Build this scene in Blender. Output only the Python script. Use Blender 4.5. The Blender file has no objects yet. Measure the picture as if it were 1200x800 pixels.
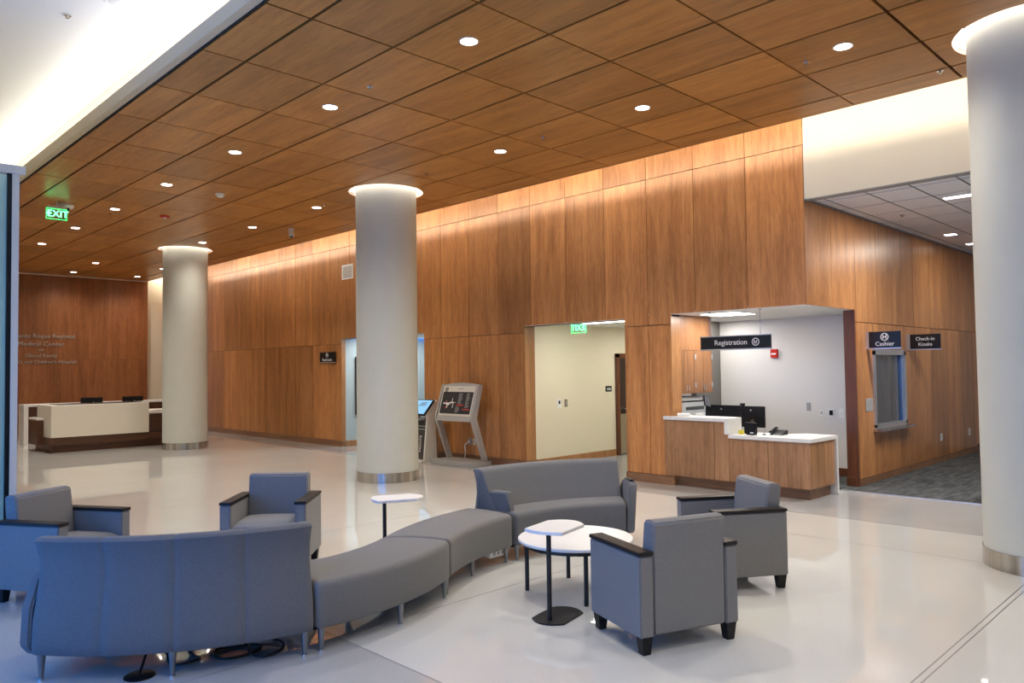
import bpy, bmesh, math, random
from mathutils import Matrix, Vector
random.seed(7)
C = bpy.context.scene.collection
SC = bpy.context.scene
PI = math.pi
R = math.radians

# ------------------------------------------------------------------ camera
YAW, PITCH, ROLL, FPX = R(45.308), R(2.048), R(-0.753), 894.06
cam = bpy.data.objects.new('camera', bpy.data.cameras.new('camera'))
C.objects.link(cam)
fw = Vector((math.cos(YAW)*math.cos(PITCH), math.sin(YAW)*math.cos(PITCH), math.sin(PITCH)))
rt = Vector((math.sin(YAW), -math.cos(YAW), 0)); up = rt.cross(fw)
r2 = rt*math.cos(ROLL) + up*math.sin(ROLL); u2 = -rt*math.sin(ROLL) + up*math.cos(ROLL)
M = Matrix.Identity(4)
for i in range(3):
    M[i][0], M[i][1], M[i][2] = r2[i], u2[i], -fw[i]
M[2][3] = 1.75
cam.matrix_world = M
cam.data.sensor_width = 36; cam.data.lens = 36*FPX/1200
cam.data.clip_start = .05; cam.data.clip_end = 200
SC.camera = cam

# ------------------------------------------------------------------ world (daylight outside the window wall behind the camera)
w = bpy.data.worlds.new('world'); SC.world = w; w.use_nodes = True
bg = w.node_tree.nodes['Background']
bg.inputs[0].default_value = (.06, .30, 1.0, 1); bg.inputs[1].default_value = 3.2
SC.view_settings.view_transform = 'Standard'; SC.view_settings.look = 'None'
SC.view_settings.exposure = 0.45; SC.view_settings.gamma = 1; SC.view_settings.use_curve_mapping = False
SC.cycles.max_bounces = 8; SC.cycles.diffuse_bounces = 5; SC.cycles.glossy_bounces = 4
SC.cycles.sample_clamp_indirect = 4.0
SC.cycles.caustics_reflective = False; SC.cycles.caustics_refractive = False

def area(name, loc, rot, sx, sy, power, col=(1, 1, 1), portal=False, spread=180):
    l = bpy.data.lights.new(name, 'AREA'); l.shape = 'RECTANGLE'; l.size = sx; l.size_y = sy
    l.energy = power; l.color = col; l.spread = R(spread)
    o = bpy.data.objects.new(name, l); C.objects.link(o); o.location = loc; o.rotation_euler = rot
    if portal: l.cycles.is_portal = True
    return o
DAY = (1, .96, .90); WARM = (1, .86, .68); LED = (1, .95, .87)
area('window_portal', (-1.22, 4.75, 1.6), (0, R(-90), 0), 3.0, 6.4, 1, portal=True)
area('cove_light_wall', (8.46, 10.9, 4.775), (0, R(-100), 0), .06, 27.6, 165, WARM)       # strip hidden above the wood ceiling edge
area('upper_wall_fill', (8.52, 10.9, 4.98), (0, R(-82), 0), .08, 27.6, 88, (1, .90, .76))  # added second strip, carries the glow lower down the wall and soffit
area('cove_light_fascia', (2.88, 10.8, 4.81), (0, R(180), 0), .06, 28, 150, (1, .97, .91)) # strip behind the lip, washing the white ceiling
area('hall_light', (10.35, 8.3, 2.54), (0, 0, 0), .9, .12, 17, (1, .97, .92))
area('hall_light_far', (12.6, 8.3, 2.54), (0, 0, 0), .9, .12, 20, (1, .97, .92))
area('side_corridor_light', (10.9, 14.7, 2.52), (0, 0, 0), 1.6, .8, 42, (.95, .98, 1))
area('back_nook_light', (9.2, 25.0, 5.1), (0, 0, 0), .5, .4, 12, WARM)

# ------------------------------------------------------------------ helpers
WM = {}
def link(o, parent=None):
    C.objects.link(o)
    if parent is not None: o.parent = parent
    return o
def empty(name, loc, rz=0):
    o = bpy.data.objects.new(name, None); C.objects.link(o); o.location = loc; o.rotation_euler = (0, 0, rz)
    o.empty_display_size = .1
    WM[o] = Matrix.Translation(loc) @ Matrix.Rotation(rz, 4, 'Z')
    return o
def tag(o, label, cat, group=None):
    o['label'] = label; o['category'] = cat
    if group: o['group'] = group
    return o
def thing(name, label, cat, loc=(0, 0, 0), rz=0, group=None):
    return tag(empty(name, loc, rz), label, cat, group)
def struct(o): o['kind'] = 'structure'; return o

def mesh_from(bm, name, mat, bev=0, seg=2, smooth=35):
    bmesh.ops.remove_doubles(bm, verts=bm.verts, dist=1e-6)
    bmesh.ops.recalc_face_normals(bm, faces=bm.faces)
    if bev:
        es = [e for e in bm.edges if len(e.link_faces) == 2 and e.calc_face_angle(0) > R(30)]
        bmesh.ops.bevel(bm, geom=es, offset=bev, segments=seg, affect='EDGES', clamp_overlap=True)
    me = bpy.data.meshes.new(name); bm.to_mesh(me); bm.free()
    for m in (mat if isinstance(mat, (list, tuple)) else [mat]): me.materials.append(m)
    if smooth:
        me.polygons.foreach_set('use_smooth', [True]*len(me.polygons)); me.set_sharp_from_angle(angle=R(smooth))
    return me
def obj(name, bm, mat, parent=None, bev=0, seg=2, smooth=35):
    if parent is not None: bm.transform(WM[parent].inverted())
    o = bpy.data.objects.new(name, mesh_from(bm, name, mat, bev, seg, smooth)); link(o, parent)
    WM[o] = WM[parent] if parent is not None else Matrix.Identity(4)
    return o
def NB(): return bmesh.new()
def box(bm, x0, x1, y0, y1, z0, z1, mtx=None):
    v = [bm.verts.new((x, y, z)) for z in (z0, z1) for x, y in ((x0, y0), (x1, y0), (x1, y1), (x0, y1))]
    for f in ((3, 2, 1, 0), (4, 5, 6, 7), (0, 1, 5, 4), (1, 2, 6, 5), (2, 3, 7, 6), (3, 0, 4, 7)):
        bm.faces.new([v[i] for i in f])
    if mtx is not None: bmesh.ops.transform(bm, matrix=mtx, verts=v)
    return bm
def BX(*a, **k): return box(NB(), *a, **k)
def prism(bm, pts, axis, lo, hi):
    """extrude the outline pts (two coordinates) along axis from lo to hi"""
    def P(p, t):
        return {'x': (t, p[0], p[1]), 'y': (p[0], t, p[1]), 'z': (p[0], p[1], t)}[axis]
    a = [bm.verts.new(P(p, lo)) for p in pts]; b = [bm.verts.new(P(p, hi)) for p in pts]
    n = len(pts)
    bm.faces.new(a); bm.faces.new(b[::-1])
    for i in range(n): bm.faces.new((a[i], b[i], b[(i+1) % n], a[(i+1) % n]))
    return bm
def cyl(bm, p0, p1, r0, r1=None, n=24, cap=True):
    p0, p1 = Vector(p0), Vector(p1); r1 = r0 if r1 is None else r1
    d = (p1-p0).normalized(); q = Vector((0, 0, 1)).rotation_difference(d)
    A, Bv = [], []
    for i in range(n):
        o = q @ Vector((math.cos(2*PI*i/n), math.sin(2*PI*i/n), 0))
        A.append(bm.verts.new(p0+o*r0)); Bv.append(bm.verts.new(p1+o*r1))
    for i in range(n): bm.faces.new((A[i], A[(i+1) % n], Bv[(i+1) % n], Bv[i]))
    if cap: bm.faces.new(A[::-1]); bm.faces.new(Bv)
    return bm
def ring(bm, c, ri, ro, z0, z1, n=48):
    L = []
    for r, z in ((ri, z0), (ro, z0), (ro, z1), (ri, z1)):
        L.append([bm.verts.new((c[0]+r*math.cos(2*PI*i/n), c[1]+r*math.sin(2*PI*i/n), z)) for i in range(n)])
    for k in range(4):
        a, b = L[k], L[(k+1) % 4]
        for i in range(n): bm.faces.new((a[i], a[(i+1) % n], b[(i+1) % n], b[i]))
    return bm
def lathe(bm, prof, c=(0, 0), n=24):
    L = [[bm.verts.new((c[0]+r*math.cos(2*PI*i/n), c[1]+r*math.sin(2*PI*i/n), z)) for i in range(n)] for r, z in prof]
    for a, b in zip(L, L[1:]):
        for i in range(n): bm.faces.new((a[i], a[(i+1) % n], b[(i+1) % n], b[i]))
    bm.faces.new(L[0][::-1]); bm.faces.new(L[-1])
    return bm
def tube(bm, pts, r, n=8):
    pts = [Vector(p) for p in pts]; rings = []
    for i, p in enumerate(pts):
        t = (pts[min(i+1, len(pts)-1)]-pts[max(i-1, 0)]).normalized()
        q = Vector((0, 0, 1)).rotation_difference(t)
        rings.append([bm.verts.new(p + q @ Vector((r*math.cos(2*PI*k/n), r*math.sin(2*PI*k/n), 0))) for k in range(n)])
    for a, b in zip(rings, rings[1:]):
        for k in range(n): bm.faces.new((a[k], a[(k+1) % n], b[(k+1) % n], b[k]))
    bm.faces.new(rings[0][::-1]); bm.faces.new(rings[-1])
    return bm
def smooth_path(pts, n=6):
    pts = [Vector(p) for p in pts]; out = []
    for i in range(len(pts)-1):
        p0, p1, p2, p3 = pts[max(i-1, 0)], pts[i], pts[i+1], pts[min(i+2, len(pts)-1)]
        for k in range(n):
            t = k/n
            out.append(.5*((2*p1)+(p2-p0)*t+(2*p0-5*p1+4*p2-p3)*t*t+(3*p1-p0-3*p2+p3)*t**3))
    return out+[pts[-1]]
def arc_sweep(c, prof, rings):
    """sweep a closed (r, z) profile round centre c; rings = [(angle in degrees, inset)]"""
    n = len(prof); nr = []
    area2 = sum(prof[i][0]*prof[(i+1) % n][1]-prof[(i+1) % n][0]*prof[i][1] for i in range(n)); s = 1 if area2 > 0 else -1
    for i in range(n):
        a, p, b = Vector(prof[i-1]), Vector(prof[i]), Vector(prof[(i+1) % n])
        e1, e2 = (p-a).normalized(), (b-p).normalized()
        nr.append((Vector((-e1.y, e1.x))+Vector((-e2.y, e2.x))).normalized()*s)
    bm = NB(); L = []
    for a, ins in rings:
        ca, sa = math.cos(R(a)), math.sin(R(a)); row = []
        for p, m in zip(prof, nr):
            r = p[0]+m.x*ins; row.append(bm.verts.new((c[0]+r*ca, c[1]+r*sa, p[1]+m.y*ins)))
        L.append(row)
    for a, b in zip(L, L[1:]):
        for i in range(n): bm.faces.new((a[i], a[(i+1) % n], b[(i+1) % n], b[i]))
    bm.faces.new(L[0][::-1]); bm.faces.new(L[-1])
    return bm
def arc_rings(a0, a1, n, r, edge=.014, seams=()):
    sgn = 1 if a1 > a0 else -1
    d = lambda m: math.degrees(m/r)*sgn
    A = [(a0, edge), (a0+d(edge*.4), edge*.3), (a0+d(edge), 0)]
    mid = [(a0+(a1-a0)*i/n, 0) for i in range(1, n)]
    for s in seams:
        mid = [m for m in mid if abs(m[0]-s) > abs(d(.03))] + [(s-d(.010), 0), (s-d(.003), .004), (s+d(.003), .004), (s+d(.010), 0)]
    mid.sort(key=lambda m: m[0]*sgn)
    return A+mid+[(a1-d(edge), 0), (a1-d(edge*.4), edge*.3), (a1, edge)]
_fonts = {}
def text_bm(body, size, align='CENTER', ext=.004, spacing=1.0):
    cu = bpy.data.curves.new('t', 'FONT'); cu.body = body; cu.size = size; cu.align_x = align; cu.align_y = 'CENTER'
    cu.extrude = ext; cu.resolution_u = 3; cu.space_character = spacing
    o = bpy.data.objects.new('t', cu); C.objects.link(o)
    bpy.context.view_layer.update()
    me = bpy.data.meshes.new_from_object(o.evaluated_get(bpy.context.evaluated_depsgraph_get()))
    bm = NB(); bm.from_mesh(me)
    bpy.data.objects.remove(o); bpy.data.curves.remove(cu); bpy.data.meshes.remove(me)
    return bm
def face_mtx(loc, facing):
    """text lies in local XY facing +Z; put it upright at loc facing the direction"""
    f = Vector(facing).normalized(); u = Vector((0, 0, 1)); x = u.cross(f).normalized(); u = f.cross(x)
    m = Matrix.Identity(4)
    for i in range(3): m[i][0], m[i][1], m[i][2], m[i][3] = x[i], u[i], f[i], loc[i]
    return m
def text(name, body, size, loc, facing, mat, parent, align='CENTER', ext=.004, spacing=1.0):
    bm = text_bm(body, size, align, ext, spacing); bm.transform(face_mtx(loc, facing))
    return obj(name, bm, mat, parent, smooth=0)
def on_face(bm, loc, facing): bm.transform(face_mtx(loc, facing)); return bm
def copy_tree(o, parent=None):
    c = o.copy(); C.objects.link(c)
    if parent is not None: c.parent = parent
    for ch in list(o.children): copy_tree(ch, c)
    return c

# ------------------------------------------------------------------ materials
def mat(name, col, rough=.5, metal=0, emit=None, estr=0, ior=1.5, spec=.5):
    m = bpy.data.materials.new(name); m.use_nodes = True
    b = m.node_tree.nodes['Principled BSDF']
    b.inputs['Base Color'].default_value = (*col, 1); b.inputs['Roughness'].default_value = rough
    b.inputs['Metallic'].default_value = metal; b.inputs['IOR'].default_value = ior
    b.inputs['Specular IOR Level'].default_value = spec
    if emit: b.inputs['Emission Color'].default_value = (*emit, 1); b.inputs['Emission Strength'].default_value = estr
    return m
def nodes(m): return m.node_tree.nodes, m.node_tree.links, m.node_tree.nodes['Principled BSDF']
def grain(m, cols, scale, stretch, amount=None, bump=0, bscale=None, detail=4):
    """noise through a ramp, coordinates stretched; gives colour variation"""
    N, L, b = nodes(m)
    tc = N.new('ShaderNodeTexCoord'); mp = N.new('ShaderNodeMapping'); mp.inputs['Scale'].default_value = stretch
    nz = N.new('ShaderNodeTexNoise'); nz.inputs['Scale'].default_value = scale; nz.inputs['Detail'].default_value = detail
    rp = N.new('ShaderNodeValToRGB'); rp.color_ramp.elements[0].position = .3; rp.color_ramp.elements[1].position = .7
    rp.color_ramp.elements[0].color = (*cols[0], 1); rp.color_ramp.elements[1].color = (*cols[1], 1)
    L.new(tc.outputs['Object'], mp.inputs[0]); L.new(mp.outputs[0], nz.inputs['Vector'])
    L.new(nz.outputs['Fac'], rp.inputs[0]); L.new(rp.outputs[0], b.inputs['Base Color'])
    if bump:
        n2 = N.new('ShaderNodeTexNoise'); n2.inputs['Scale'].default_value = bscale or scale*4
        bp = N.new('ShaderNodeBump'); bp.inputs['Strength'].default_value = bump; bp.inputs['Distance'].default_value = .002
        L.new(tc.outputs['Object'], n2.inputs['Vector']); L.new(n2.outputs['Fac'], bp.inputs['Height']); L.new(bp.outputs[0], b.inputs['Normal'])
    return m
def wood(name, dark, mid, light, axis='z', rough=.33, vary=.22, spec=.5, holes=False):
    m = mat(name, mid, rough, spec=spec); N, L, b = nodes(m)
    tc = N.new('ShaderNodeTexCoord'); oi = N.new('ShaderNodeObjectInfo')
    ad = N.new('ShaderNodeVectorMath'); ad.operation = 'MULTIPLY_ADD'
    cmb = N.new('ShaderNodeCombineXYZ')
    for k in range(3): L.new(oi.outputs['Random'], cmb.inputs[k])
    ad.inputs[1].default_value = (37.3, 53.1, 71.7); L.new(cmb.outputs[0], ad.inputs[0]); L.new(tc.outputs['Object'], ad.inputs[2])
    def noise(sc, st, det, dist=0):
        mp = N.new('ShaderNodeMapping'); s = [st[0]]*3; s['xyz'.index(axis)] = st[1]; mp.inputs['Scale'].default_value = s
        nz = N.new('ShaderNodeTexNoise'); nz.inputs['Scale'].default_value = sc; nz.inputs['Detail'].default_value = det; nz.inputs['Distortion'].default_value = dist
        L.new(ad.outputs[0], mp.inputs[0]); L.new(mp.outputs[0], nz.inputs['Vector']); return nz
    broad = noise(5.0, (1.0, .10), 3, .6); fine = noise(34, (1, .035), 5); cath = noise(13, (1, .22), 3, 1.6)
    def mixf(a, b_, f):
        x = N.new('ShaderNodeMix'); x.inputs[0].default_value = f
        L.new(a, x.inputs[2]); L.new(b_, x.inputs[3]); return x.outputs[0]
    f = mixf(mixf(broad.outputs['Fac'], fine.outputs['Fac'], .42), cath.outputs['Fac'], .28)
    rp = N.new('ShaderNodeValToRGB'); e = rp.color_ramp.elements
    e[0].position = .36; e[0].color = (*dark, 1); e[1].position = .64; e[1].color = (*light, 1)
    k = e.new(.5); k.color = (*mid, 1)
    L.new(f, rp.inputs[0])
    hs = N.new('ShaderNodeHueSaturation'); mr = N.new('ShaderNodeMapRange')
    mr.inputs[3].default_value = 1-vary; mr.inputs[4].default_value = 1+vary
    L.new(oi.outputs['Random'], mr.inputs[0]); L.new(mr.outputs[0], hs.inputs['Value']); L.new(rp.outputs[0], hs.inputs['Color'])
    out = hs.outputs[0]
    if holes:   # fine perforation of the acoustic panels
        vm = N.new('ShaderNodeVectorMath'); vm.operation = 'MULTIPLY'; vm.inputs[1].default_value = (62, 62, 0)
        L.new(tc.outputs['Object'], vm.inputs[0])
        fr = N.new('ShaderNodeVectorMath'); fr.operation = 'FRACTION'; L.new(vm.outputs[0], fr.inputs[0])
        ds = N.new('ShaderNodeVectorMath'); ds.operation = 'DISTANCE'; ds.inputs[1].default_value = (.5, .5, 0)
        L.new(fr.outputs[0], ds.inputs[0])
        lt = N.new('ShaderNodeMath'); lt.operation = 'LESS_THAN'; lt.inputs[1].default_value = .19; L.new(ds.outputs['Value'], lt.inputs[0])
        mx = N.new('ShaderNodeMix'); mx.data_type = 'RGBA'; L.new(lt.outputs[0], mx.inputs[0]); L.new(out, mx.inputs[6]); mx.inputs[7].default_value = (.12, .05, .015, 1)
        out = mx.outputs[2]
    L.new(out, b.inputs['Base Color'])
    bp = N.new('ShaderNodeBump'); bp.inputs['Strength'].default_value = .06; bp.inputs['Distance'].default_value = .001
    L.new(fine.outputs['Fac'], bp.inputs['Height']); L.new(bp.outputs[0], b.inputs['Normal'])
    return m
M_wood = wood('wall_veneer', (.29, .116, .037), (.44, .188, .062), (.57, .268, .095), 'z', .32, .24)
M_woodr = wood('red_wall_veneer', (.165, .055, .018), (.24, .085, .028), (.31, .118, .042), 'z', .38, .08)
M_ceil = wood('ceiling_veneer', (.30, .115, .023), (.45, .185, .039), (.58, .255, .060), 'y', .36, .16, holes=True)
M_desk = wood('counter_veneer', (.24, .115, .05), (.36, .185, .085), (.46, .25, .125), 'z', .36, .10)
M_deskd = wood('dark_counter_veneer', (.055, .02, .01), (.085, .032, .015), (.12, .046, .022), 'x', .36, .06)
M_kick = wood('kick_veneer', (.17, .08, .038), (.24, .12, .06), (.31, .165, .085), 'y', .4, .06)
M_jamb = wood('jamb_veneer', (.09, .028, .011), (.13, .042, .017), (.17, .06, .025), 'z', .38, .06)
M_jambl = wood('light_jamb_veneer', (.27, .12, .045), (.38, .18, .07), (.47, .235, .10), 'z', .32, .06)
M_cream = grain(mat('cream_wall_paint', (.76, .69, .54), .6), ((.75, .68, .53), (.77, .70, .55)), 3, (1, 1, 1))
M_hall = mat('hall_paint', (.72, .66, .49), .6)
M_grey = mat('pale_wall_paint', (.68, .66, .64), .6)
M_cab = wood('cabinet_veneer', (.17, .075, .03), (.25, .115, .05), (.32, .155, .07), 'z', .4, .08)
M_teal = mat('teal_wall_paint', (.42, .50, .51), .6)
M_white = mat('white_ceiling_paint', (.82, .82, .80), .7)
M_col = grain(mat('column_plaster', (.57, .58, .51), .55), ((.56, .57, .50), (.58, .59, .52)), 4, (1, 1, 1), bump=.03, bscale=200)
M_dark = mat('dark_gap', (.012, .010, .008), .9)
M_steel = grain(mat('brushed_steel', (.5, .48, .45), .2, 1), ((.26, .24, .21), (.74, .71, .66)), 9, (1, 1, .03))  # vertical streaks in the colour stand in for brushed-metal reflections
M_alu = mat('aluminium', (.70, .70, .70), .35, .9)
M_silver = mat('silver_paint', (.46, .46, .45), .4, .35)
M_chrome = mat('chrome', (.8, .8, .8), .12, 1)
M_black = mat('black_plastic', (.008, .008, .009), .35, spec=.25)
M_blackm = mat('black_metal', (.012, .012, .013), .42, .2)
M_cap = mat('dark_arm_cap', (.016, .012, .010), .5, spec=.3)
M_screen = mat('black_glass', (.01, .011, .016), .12)
M_lam = mat('white_laminate', (.80, .80, .80), .3)
M_solid = grain(mat('white_solid_surface', (.78, .77, .74), .35), ((.75, .74, .71), (.80, .79, .76)), 30, (1, 1, 1))
M_cstone = grain(mat('cream_solid_surface', (.80, .75, .64), .4), ((.78, .73, .62), (.82, .77, .66)), 40, (1, 1, 1))
M_plast = mat('white_plastic', (.78, .78, .76), .4)
M_beige = mat('beige_plastic', (.72, .66, .5), .4)
M_gplast = mat('grey_plastic', (.35, .36, .38), .45)
M_red = mat('red_plastic', (.55, .02, .015), .35)
M_lite = mat('downlight_lens', (1, 1, 1), .5, emit=(1, .93, .86), estr=14)
M_ledring = mat('cove_led', (1, 1, 1), .5, emit=(1, .90, .82), estr=48)
M_troff = mat('light_diffuser', (1, 1, 1), .5, emit=(1, .97, .92), estr=7)
M_trofb = mat('corridor_diffuser', (1, 1, 1), .5, emit=(1, .96, .95), estr=4)
M_green = mat('green_exit_letters', (.1, .8, .3), .4, emit=(.10, 1, .35), estr=5)
M_greend = mat('green_exit_edge', (.1, .8, .3), .4, emit=(.05, .9, .2), estr=1.8)
M_sign = mat('black_sign_face', (.008, .008, .009), .35)
M_txt = mat('white_sign_lettering', (.85, .85, .85), .5)
M_letter = mat('brushed_wall_lettering', (.42, .38, .34), .45, .3)
M_stile = grain(mat('acoustic_tile', (.80, .83, .88), .9), ((.78, .81, .86), (.82, .85, .90)), 40, (1, 1, 1), bump=.2, bscale=300)
M_tgrid = mat('tile_grid', (.06, .06, .06), .6)
M_angle = mat('wall_angle', (.30, .30, .30), .6)
M_cord = mat('black_rubber', (.012, .012, .012), .5)
M_door = mat('dark_brown_door', (.035, .020, .014), .4)
M_blue = mat('blue_frame', (.05, .13, .36), .4)

def fabric(name, a, b_):
    m = grain(mat(name, a, .82, spec=.25), (a, b_), 160, (1, 1, 1), bump=.25, bscale=650, detail=2)
    m.node_tree.nodes['Principled BSDF'].inputs['Sheen Weight'].default_value = .12
    return m
M_fab = fabric('grey_upholstery', (.170, .168, .166), (.222, .220, .218))
M_fabs = fabric('dark_grey_seat_upholstery', (.140, .138, .134), (.185, .183, .178))
M_fabb = fabric('blue_grey_upholstery', (.105, .118, .145), (.140, .155, .185))
M_fabd = fabric('graphite_sofa_upholstery', (.112, .114, .118), (.150, .152, .156))
M_leg = mat('grey_metal_leg', (.22, .23, .24), .32, .8)

def terrazzo(name, base, lo, hi):
    m = mat(name, base, .10, spec=.5); N, L, b = nodes(m)
    tc = N.new('ShaderNodeTexCoord')
    n1 = N.new('ShaderNodeTexNoise'); n1.inputs['Scale'].default_value = .8; n1.inputs['Detail'].default_value = 4
    n2 = N.new('ShaderNodeTexVoronoi'); n2.inputs['Scale'].default_value = 160
    r1 = N.new('ShaderNodeValToRGB'); r1.color_ramp.elements[0].color = (*lo, 1); r1.color_ramp.elements[1].color = (*hi, 1)
    r1.color_ramp.elements[0].position = .3; r1.color_ramp.elements[1].position = .7
    mx = N.new('ShaderNodeMix'); mx.data_type = 'RGBA'; mx.blend_type = 'SOFT_LIGHT'; mx.inputs[0].default_value = .07
    L.new(tc.outputs['Object'], n1.inputs['Vector']); L.new(tc.outputs['Object'], n2.inputs['Vector'])
    L.new(n1.outputs['Fac'], r1.inputs[0]); L.new(r1.outputs[0], mx.inputs[6]); L.new(n2.outputs['Color'], mx.inputs[7])
    L.new(mx.outputs[2], b.inputs['Base Color'])
    rr = N.new('ShaderNodeMapRange'); rr.inputs[3].default_value = .012; rr.inputs[4].default_value = .04
    L.new(n1.outputs['Fac'], rr.inputs[0]); L.new(rr.outputs[0], b.inputs['Roughness'])
    return m
M_ter = terrazzo('pale_terrazzo', (.59, .59, .56), (.57, .57, .54), (.61, .61, .58))
M_terg = terrazzo('grey_terrazzo', (.42, .42, .41), (.40, .40, .39), (.45, .45, .435))
M_joint = mat('joint_strip', (.20, .19, .18), .4, .4)
def carpet_mat():
    m = mat('grey_carpet', (.09, .095, .095), .95, spec=.1); N, L, b = nodes(m)
    tc = N.new('ShaderNodeTexCoord'); mp = N.new('ShaderNodeMapping'); mp.inputs['Scale'].default_value = (1.0, 5.5, 1); mp.inputs['Rotation'].default_value = (0, 0, R(8))
    n1 = N.new('ShaderNodeTexNoise'); n1.inputs['Scale'].default_value = 2.2; n1.inputs['Detail'].default_value = 6; n1.inputs['Roughness'].default_value = .68
    rp = N.new('ShaderNodeValToRGB'); e = rp.color_ramp.elements
    e[0].position = .38; e[0].color = (.050, .052, .053, 1); e[1].position = .68; e[1].color = (.135, .14, .135, 1)
    n2 = N.new('ShaderNodeTexNoise'); n2.inputs['Scale'].default_value = 300
    bp = N.new('ShaderNodeBump'); bp.inputs['Strength'].default_value = .5; bp.inputs['Distance'].default_value = .004
    L.new(tc.outputs['Object'], mp.inputs[0]); L.new(mp.outputs[0], n1.inputs['Vector']); L.new(n1.outputs['Fac'], rp.inputs[0]); L.new(rp.outputs[0], b.inputs['Base Color'])
    L.new(tc.outputs['Object'], n2.inputs['Vector']); L.new(n2.outputs['Fac'], bp.inputs['Height']); L.new(bp.outputs[0], b.inputs['Normal'])
    return m
M_carpet = carpet_mat()
def glass_mat(name, col, rough, trans, ior=1.5):
    m = mat(name, col, rough, ior=ior); m.node_tree.nodes['Principled BSDF'].inputs['Transmission Weight'].default_value = trans
    return m
M_tglass = glass_mat('teal_tinted_glass', (.55, .78, .60), .06, .25)  # tint, with reflected daylight also put into the base colour
M_clear = glass_mat('window_glass', (.55, .57, .58), .02, .9)
M_acryl = glass_mat('clear_acrylic', (.75, .95, .80), .03, .92)

# ------------------------------------------------------------------ the shell
XW, YC, ZC, TOP = 9.65, 4.32, 4.65, 5.26
YN, YS, XL = 25.0, -3.5, -1.3
YB = [-3.48, -2.3, -1.17, -.05, 1.08, 2.2, 3.28, 4.39, 5.53, 6.73, 7.88, 9.05, 10.2, 11.38, 12.56, 13.78, 14.98, 16.15, 17.35, 18.58, 19.8, 21.0, 22.2, 23.4, 24.4, 24.97]
XB = [2.79, 3.2, 4.02, 4.85, 5.70, 6.57, 7.42, 8.26, 8.68]
COLS = [(7.14, 18.13), (7.26, 10.22), (7.85, 1.45)]

# floor: base slab, terrazzo slabs set between thin joint strips
floor = struct(obj('floor', BX(XL, 18.2, YS, 26, -.12, -.018), M_dark))
xc = [XL, 2.75, 7.67, 8.82, 15.2]; yc = [YS, 1.5, 4.45, 7.45, 10.4, 13.4, 16.35, 19.3, 22.3, 25.4]
for i in range(4):
    for j in range(len(yc)-1):
        x0, x1, y0, y1 = xc[i], xc[i+1], yc[j], yc[j+1]
        if i == 3 and y0 < 4.40:
            if y1 <= 4.46: x1 = 10.79
        g = .004
        m_ = M_terg if (i in (0, 3)) else M_ter
        obj('floor_slab', BX(x0+g, x1-g, y0+g, y1-g, -.018, 0), m_, floor, smooth=0)
bm = NB()
for x in (2.75, 7.67): box(bm, x-.004, x+.004, YS, 25.3, -.017, -.0006)
obj('joint_strip', bm, M_joint, floor, smooth=0)
bm = NB()
for y in yc[1:-1]: box(bm, XL, 8.82, y-.004, y+.004, -.017, -.0008)
box(bm, XL, 8.82, 1.455, 1.463, -.0009, .0004)
obj('joint_strip', bm, M_joint, floor, smooth=0)
carpet = struct(obj('floor_carpet', BX(10.79, 18, -2.0, 4.44, -.017, .006), M_carpet))
obj('carpet_edge', BX(10.76, 10.79, -2.0, 4.40, -.017, .008), M_alu, carpet)
obj('alcove_carpet', BX(10.0, 12.1, 4.45, 7.1, 0.001, .005), M_carpet, carpet)

# generic wall skin: panels as polygons with the openings cut out of them
def skin(parent, mk, us, zrows, openings, name='wall_panel', gap=.009, material=None):
    """us: panel bounds along the wall; openings: (u0, u1, z0, z1)"""
    for u0, u1 in zip(us, us[1:]):
        for z0, z1 in zip(zrows, zrows[1:]):
            cuts = sorted({u0, u1} | {c for o in openings for c in o[:2] if u0 < c < u1})
            runs = []; cur = []
            for a, b in zip(cuts, cuts[1:]):
                lo = z0
                um = (a+b)/2
                dead = False; hole = None
                for o in openings:
                    if o[0] <= um <= o[1]:
                        if o[2] <= z0+1e-3 and o[3] >= z1-1e-3: dead = True
                        elif o[2] <= z0+.02 and o[3] > z0: lo = max(lo, o[3])
                        elif z0 < o[2] < z1: hole = o
                if dead or lo >= z1-.01:
                    if cur: runs.append(cur); cur = []
                elif hole:
                    if cur: runs.append(cur); cur = []
                    for zz0, zz1 in ((z0, hole[2]), (hole[3], z1)):
                        if zz1-zz0 > .02: runs.append([(a, b, zz0, zz1)])
                else: cur.append((a, b, lo, z1))
            if cur: runs.append(cur)
            for run in runs:
                pts = []
                for k, (a, b, lo, hi) in enumerate(run):
                    aa = a+(gap/2 if k == 0 else 0); bb = b-(gap/2 if k == len(run)-1 else 0)
                    pts += [(aa, lo+gap/2), (bb, lo+gap/2)]
                hi = run[0][3]-gap/2
                pts += [(run[-1][1]-gap/2, hi), (run[0][0]+gap/2, hi)]
                q = []
                for p in pts:
                    if not q or (abs(p[0]-q[-1][0])+abs(p[1]-q[-1][1])) > 1e-5: q.append(p)
                obj(name, mk(q), material or M_wood, parent, smooth=0)

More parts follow.
